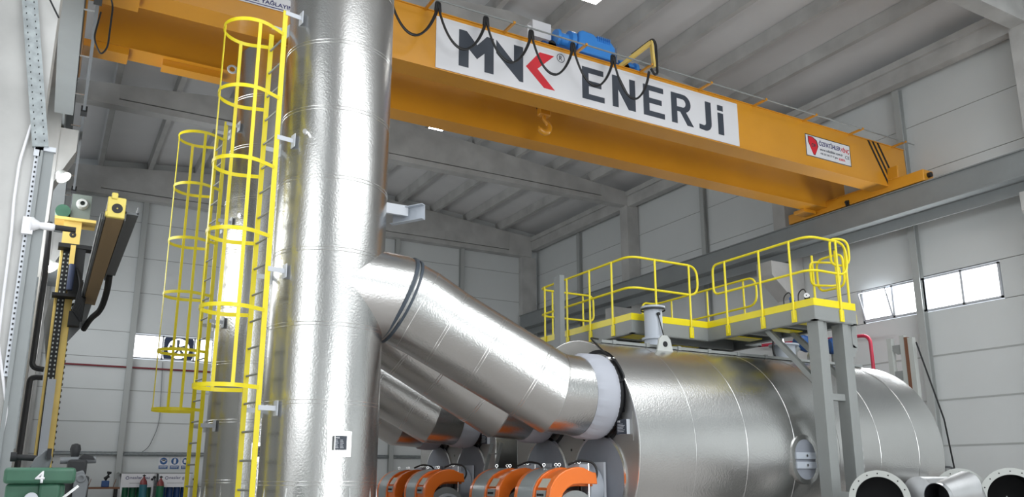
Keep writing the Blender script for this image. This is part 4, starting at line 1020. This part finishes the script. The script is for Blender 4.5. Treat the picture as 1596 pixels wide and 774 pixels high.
b = MB(); b.cyl((.12, -.36, H + 3.1), (.12, -.36, H + 3.55), .05, 14); b.obj('boom_motor', 'navyp', t)
b = MB()
for i in range(10): b.tube(rounded([(.2 + .02 * i, -.3, H + 3.5 - .04 * i), (.28 + .01 * i, -.4, H + 3.2 - .03 * i), (.22 + .015 * i, -.35, H + 2.75 - .02 * i)], .1), .018, 6)
b.box(.16, .34, -.32, -.1, H + 2.5, H + 2.75); b.obj('cable_bundle', 'dark', t)
b = MB(); b.box(.37, .56, -5.5, .3, H + 3.0, H + 3.24); b.box(.37, .56, -5.5, .3, H + 2.995, H + 3.0, None); bm_ = b.obj('boom', 'brown', t)
b = MB(); b.box(.365, .565, -5.56, -5.5, H + 2.995, H + 3.25); b.box(.40, .47, -5.58, -5.5, H + 3.22, H + 3.30); b.box(.35, .38, -5.58, -5.5, H + 3.0, H + 3.06); ec = b.obj('boom_end_cap', 'boom', bm_, bevel=.012)
ec.data.materials[0] = mat('end_cap_yellow', (0.83, 0.68, 0.16), .4)
b = MB(); b.lathe([(.01, 0), (.06, 0)], (.475, -5.565, H + 3.11), (0, 1, 0), 20); b.obj('access_hole', 'black', t)
b = MB(); b.box(.31, .33, -5.4, .2, H + 3.0, H + 3.08); b.box(.34, .362, -5.4, .2, H + 3.0, H + 3.10); b.obj('guide_rail', 'dgray', t)
b = MB(); b.box(.57, .72, -5.45, -1.9, H + 3.09, H + 3.12); b.box(.57, .585, -5.45, -1.9, H + 3.0, H + 3.2); b.box(.705, .72, -5.45, -1.9, H + 3.1, H + 3.2); b.obj('drag_chain_tray', 'dgray', t)
b = MB(); b.tube(rounded([(.64, -1.9, H + 3.1), (.66, -1.3, H + 2.95), (.62, -.9, H + 2.7), (.5, -.3, H + 2.65), (.42, 0, H + 2.5)], .4), .05, 8); b.obj('drag_chain', 'dark', t)
b = MB(); b.prism([(.19, H + 2.25), (.44, H + 2.62), (.50, H + 2.95), (.2, H + 2.95)], .0, .02); b.obj('side_guard', 'dgray', t)
b = MB(); b.prism([(-.09, H + 1.9), (-.2, H + 2.6), (-.16, H + 3.0), (-.09, H + 3.1)], .2, .22); b.obj('side_guard', 'dgray', t)
# ================================================================== MACHINES AT BOTTOM LEFT
t = thing('milling_machine', 'green machine tool marked with a white 4, at the bottom left corner', 'machine', (0, 7, 0))
b = MB(); b.box(-.21, .25, 0, .7, H - .055, H + .06); top = b.obj('head_cover', 'green', t, bevel=.025)
b = MB(); b.box(-.19, .19, .06, .62, .9, H - .055); b.box(.02, .16, .02, .1, H - .3, H - .055); b.obj('head_body', 'green', t, bevel=.02)
b = MB(); b.box(-.25, .3, .0, .75, 0, .95); b.obj('machine_base', 'green', t, bevel=.03)
text_obj('number_four', '4', -.012, .05, -.002, H - .05, H + .035, 'white', top, .02)
b = MB(); b.cyl((-.19, .3, H + .14), (.06, .3, H + .125), .022, 16); b.cyl((-.19, .3, H + .14), (-.15, .3, H + .14), .035, 16); b.obj('overarm', 'dark', t)
b = MB(); b.prism([(-.06, H + .05), (.07, H + .05), (.085, H + .13), (.06, H + .20), (.03, H + .19), (-.03, H + .13)], .2, .4); b.obj('motor_mount', 'dgray', t, bevel=.01)
b = MB(); b.box(.045, .075, .15, .3, H + .12, H + .2); b.obj('motor_terminal', 'dark', t)
b = MB(); b.cyl((-.02, .0, H - .16), (-.02, -.1, H - .16), .045, 18); b.obj('crank_hub', 'bracket', t)
b = MB(); b.cyl((-.02, -.1, H - .16), (-.22, -.12, H - .24), .01, 8); b.obj('crank_handle', 'bracket', t)
b = MB(); b.bar((.15, -.1, H - .18), (.27, -.1, H - .07), .012, .018); b.obj('lever', 'chrome', t)
t = thing('radial_drill', 'dark grey oily machine tool behind the green machine, with a horizontal bar', 'machine', (.28, 8.2, 0))
b = MB(); b.box(-.09, .12, 0, .4, 0, H + .0); b.box(-.06, .09, .0, .3, H - .0, H + .14); b.obj('column', 'dark', t, bevel=.02)
b = MB(); b.cyl((-.12, .1, H + .13), (.16, .1, H + .14), .03, 16); b.obj('arbor', 'dgray', t)
b = MB(); b.lathe([(.01, .14), (.035, .13), (.045, .09), (.035, .05), (.025, .0)], (-.01, .15, H + .14), n=18); b.obj('oil_cap', 'dark', t)
b = MB(); b.prism([(.02, H + .15), (.06, H + .19), (.13, H + .17), (.15, H + .14)], .05, .2); b.obj('clamp', 'dark', t)
b = MB(); b.prism([(.0, H - .35), (.09, H - .35), (.11, H - .05), (.06, H + .05), (.0, H + .03)], -.1, .02); b.lathe([(.02, 0), (.04, 0), (.04, .03)], (.05, -.11, H - .02), (0, 1, 0), 14); b.obj('gear_case', 'dgray', t, bevel=.01)
# ================================================================== BACK WALL THINGS
def sign(x, lab, kind):
    t = thing('safety_sign', lab, 'sign', (x, YB - .005, 0), 'blue safety signs')
    b = MB(); b.box(-.17, .17, -.01, 0, H + .26, H + .70); b.obj('board', 'white', t)
    b = MB(); b.lathe([(.001, -.014), (.13, -.014), (.13, -.008)], (0, 0, H + .55), (0, 1, 0), 28); b.obj('disc', 'sign', t)
    b = MB()
    if kind == 0:
        b.lathe([(.001, -.018), (.06, -.018), (.06, -.013)], (0, 0, H + .555), (0, 1, 0), 18); b.box(-.09, .09, -.018, -.013, H + .555, H + .60)
    elif kind == 1: b.prism([(-.04, H + .46), (.03, H + .46), (.045, H + .56), (.03, H + .64), (-.02, H + .65), (-.05, H + .58)], -.018, -.013)
    else: b.prism([(-.08, H + .49), (.09, H + .49), (.09, H + .53), (.02, H + .58), (-.02, H + .62), (-.08, H + .61)], -.018, -.013)
    b.obj('pictogram', 'white', t)
    b = MB(); b.box(-.16, .16, -.014, -.008, H + .265, H + .385); lb = b.obj('label_bar', 'sign', t)
    b = MB(); random.seed(kind)
    for r in range(2):
        xx = -.13
        while xx < .11: l = random.uniform(.02, .045); b.box(xx, xx + l * .8, -.018, -.013, H + .34 - .045 * r, H + .36 - .045 * r); xx += l
    b.obj('label_letters', 'white', lb)
sign(4.13, 'left blue and white safety sign with a round face symbol', 0)
sign(4.53, 'middle blue and white safety sign with a glove symbol', 1)
sign(4.93, 'right blue and white safety sign with a boot symbol', 2)
def cage(x0, lab, title, off):
    t = thing('cylinder_cage', lab, 'gas cage', (x0, 33.2, 0), 'gas cylinder cages')
    Wc = 1.03
    b = MB()
    for x in (0, Wc):
        for y in (0, .75): b.box(x - .03, x + .03, y, y + .05, 0, H + .08)
    for z in (.1, H + .05):
        b.box(0, Wc, 0.01, .04, z, z + .05)
    b.obj('frame', 'white', t)
    b = MB(); b.box(.02, Wc - .02, -.02, 0, H - .40, H + .07); bd = b.obj('sign_board', 'white', t)
    text_obj('sign_lettering', title, off, off + .66, -.022, H - .14, H - .0, 'navy', bd, .0)
    b = MB(); b.torus((off - .09, -.022, H - .07), (0, 1, 0), .05, .01, 20, 4); b.obj('sign_ring', 'navy', bd)
    b = MB(); b.box(.25, .8, -.024, -.02, H - .26, H - .245); b.obj('sign_line', 'sgray', bd)
    b = MB(); b.box(-.12, Wc + .1, 0.0, .8, H + .08, H + .12); b.obj('roof', 'sgray', t)
cage(2.67, 'left gas cylinder cage with green bottles, against the back wall', 'naslar gaz', .26)
cage(3.93, 'right gas cylinder cage with blue bottles, below the safety signs', 'naslar gaz', .32)
def bottle(x, y, h, m, cap, lab, group, r=.115):
    t = thing('gas_cylinder', lab, 'gas cylinder', (x, y, 0), group)
    b = MB(); b.lathe([(.01, 0), (r, .0), (r, h - .25)], n=20); b.obj('body', m, t)
    b = MB(); b.lathe([(r, h - .25), (r * .85, h - .13), (r * .4, h - .04), (.03, h), (.03, h + .03), (.005, h + .03)], n=20); b.obj('shoulder', cap, t)
    b = MB(); b.cyl((0, 0, h), (0, 0, h + .1), .025, 8); b.cyl((-.05, 0, h + .06), (.06, 0, h + .06), .02, 8); b.obj('valve', 'dark', t)
for i in range(4): bottle(2.82 + .25 * i, 33.5, 1.46, 'cgreen', 'cgreen', 'green gas cylinder standing inside the left cage', 'green cylinders in the left cage')
for i in range(4): bottle(4.08 + .25 * i, 33.5, 1.46, 'cblue', 'cblue', 'blue gas cylinder standing inside the right cage', 'blue cylinders in the right cage')
bottle(3.36, 32.9, 1.55, 'cteal', 'cred', 'teal gas cylinder with a red shoulder, in front of the left cage', None, .13)
bottle(3.93, 32.9, 1.50, 'cgreen', 'cred', 'green gas cylinder with a red shoulder, in front of the right cage', None, .13)
for x, lab in ((3.78 - .06, 'grey gas regulator with hose hanging right of the left gas cage'), (5.15, 'grey gas regulator with hose hanging right of the right gas cage')):
    t = thing('gas_regulator', lab, 'regulator', (x, 33.0, 0))
    b = MB(); b.cyl((0, 0, H - .05), (0, .1, H - .05), .05, 12); b.cyl((-.07, 0, H - .12), (-.07, .08, H - .12), .04, 12); b.obj('gauge', 'dark', t)
    b = MB(); b.tube(rounded([(0, .05, H - .1), (.12, .05, H - .4), (.05, .05, H - 1.2), (.0, .05, .02)], .2), .02, 6); b.obj('hose', 'dgray', t)
t = thing('bench_grinder', 'small blue and black machine on the workbench by the back wall', 'grinder', (2.1, 32.6, 0))
b = MB(); b.box(-.12, .12, -.1, .1, 1.42 - .2, 1.42 + .02); b.obj('base', 'dblue', t, bevel=.02)
b = MB(); b.cyl((-.05, 0, 1.5), (.1, 0, 1.6), .05, 12); b.bar((0, 0, 1.44), (.1, 0, 1.72), .04, .06); b.cyl((.02, 0, 1.72), (.16, 0, 1.7), .04, 12); b.obj('head', 'dark', t)
t = thing('workbench', 'dark brown workbench with two upright sticks by the back wall', 'bench', (2.0, 32.6, 0))
b = MB(); b.box(-1.0, .55, -.35, .35, 1.16, 1.22); b.obj('bench_top', 'wood', t)
for x in (-.9, .45):
    for y in (-.28, .28): b = MB(); b.box(x - .04, x + .04, y - .04, y + .04, 0, 1.16); b.obj('leg', 'dark', t)
for x in (-.45, .33): b = MB(); b.bar((x, -.3, 1.2), (x + .08, -.3, 1.5), .02, .02); b.obj('stick', 'wood', t)
# ================================================================== RIGHT SIDE THINGS
b = MB(); b.tube(rounded([(20.1, 20.0, H + 4.2), (20.1, 14.98, H + 3.88), (20.1, 14.92, H + .0), (20.1, 14.9, .0)], .25), .05, 12)
tag(b.obj('red_fire_pipe', 'redp'), 'bright red pipe bending down the right wall behind the platform legs', 'pipe')
t = thing('steel_jig_frame', 'pale steel jig frame with notched crossbars standing behind the front boiler', 'frame', (17.0, 12.0, 0))
for y0, m in ((-.02, 'flange'), (-.34, 'flange')):
    pass
b = MB(); b.box(0, .12, .12, .24, 0, H + 3.12); b.obj('upright', 'flange', t)
b = MB(); b.box(0, .12, -.22, -.10, 0, H + 3.15); b.obj('upright', 'flange', t)
b = MB(); b.box(-.01, .1, -.30, -.22, 0, H + 3.1); b.obj('rusty_edge', 'wood', t)
b = MB(); b.box(0, .12, -.42, -.30, 0, H + 3.08); b.obj('upright', 'flange', t)
for z in (2.95, 2.35, 1.6): b = MB(); b.prism([(-.12, H + z), (.14, H + z), (.14, H + z - .10), (.0, H + z - .22), (-.12, H + z - .22)], .02, .06, plane='yz'); b.obj('crossbar', 'sgray', t)
b = MB(); b.tube([(0.02, -.50, H + 2.95), (.02, -.95, H + 1.2), (.02, -1.2, .2)], .02, 6); b.obj('chain', 'dark', t)
b = MB(); b.box(-.1, .3, -.6, .4, 0, .03); b.obj('base_plate', 'sgray', t)
# rear fittings of the boiler
b = MB(); b.cyl((BX1 - BX0 + .03, -1.45, H + .17), (BX1 - BX0 + .16, -1.45, H + .17), .05, 12); b.obj('drain_stub', 'chrome', bo1)
b = MB()
for k in range(4): b.cyl((4.35, -RB - .0, H + .02 + k * .13), (4.35, -RB - .09, H + .02 + k * .13), .04, 10)
b.obj('gauge_cocks', 'chrome', bo1)
# new pipework lying on trestles at the bottom right
t = thing('flanged_pipe', 'grey pipe with wide bolted flange, leftmost of the open pipes at bottom right', 'pipe', (9.93, 7.5, H - .31))
def open_pipe(t, c, axis, Lg, ri, ro, fl, nm='pipe_body', m='pipeg'):
    c = Vector(c); ax = Vector(axis).normalized()
    b = MB(); b.lathe([(ri + .01, 0), (ro, 0), (ro, Lg), (ri, Lg)], c, ax, 56); b.obj(nm, m, t)
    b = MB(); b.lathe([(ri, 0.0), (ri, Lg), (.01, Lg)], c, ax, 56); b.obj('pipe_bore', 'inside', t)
    if fl:
        b = MB(); b.lathe([(ri, -.035), (fl, -.035), (fl, .0), (ri + .002, .0)], c, ax, 56); f = b.obj('flange', 'flange', t)
        u = ax.cross(Vector((0, 0, 1))).normalized(); v = u.cross(ax)
        b = MB()
        for k in range(16):
            a = 2 * pi * k / 16; p = c + (u * cos(a) + v * sin(a)) * (fl + ri) / 2
            b.cyl(p - ax * .038, p - ax * .034, .010, 8)
        b.obj('bolt_hole', 'dark', f)
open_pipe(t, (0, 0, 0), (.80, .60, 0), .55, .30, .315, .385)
b = MB(); b.cyl((.86, .02, .10), (2.1, .26, .10), .20, 40); b.obj('side_run', 'pipeg', t)
b = MB(); b.box(.0, .6, .1, .4, -(H - .31), -.3); b.obj('trestle', 'sgray', t)
t = thing('mitred_elbow_pipe', 'small bare steel elbow pipe with a dark mouth, between the two flanged pipes', 'pipe', (10.35, 6.95, H - .27))
open_pipe(t, (0, 0, 0), (1.0, .0, .1), .3, .17, .18, None)
b = MB(); b.tube([(.08, 0, .01), (.52, -.02, .06), (1.0, .15, -.40)], [.181, .26, .27], 48, cap=False); b.obj('elbow_body', 'pipeg', t, angle=20)
b = MB(); b.box(.3, .7, .1, .4, -(H - .27), -.22); b.obj('trestle', 'sgray', t)
t = thing('flanged_pipe', 'grey pipe with a wide bolted flange, cut by the right edge of the picture', 'pipe', (12.35, 7.1, H - .31))
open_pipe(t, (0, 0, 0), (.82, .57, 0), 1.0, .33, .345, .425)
b = MB(); b.box(.1, .7, .1, .5, -(H - .31), -.34); b.obj('trestle', 'sgray', t)
t = thing('flanged_pipe', 'pale pipe flange showing just behind the right-hand pipe mouth', 'pipe', (13.0, 8.3, H - .28))
open_pipe(t, (0, 0, 0), (.75, .65, 0), .6, .28, .3, .40)
b = MB(); b.box(.1, .5, .1, .4, -(H - .28), -.29); b.obj('trestle', 'sgray', t)
b = MB(); b.tube(rounded([(20.6, 14.0, H + .02), (20.6, 14.0, H + .24), (20.6, 13.3, H + .22), (20.6, 13.1, H - .05)], .12), .03, 8); tag(b.obj('stub_conduit', 'dgray'), 'short dark bent conduit low on the right wall behind the pipes', 'conduit')
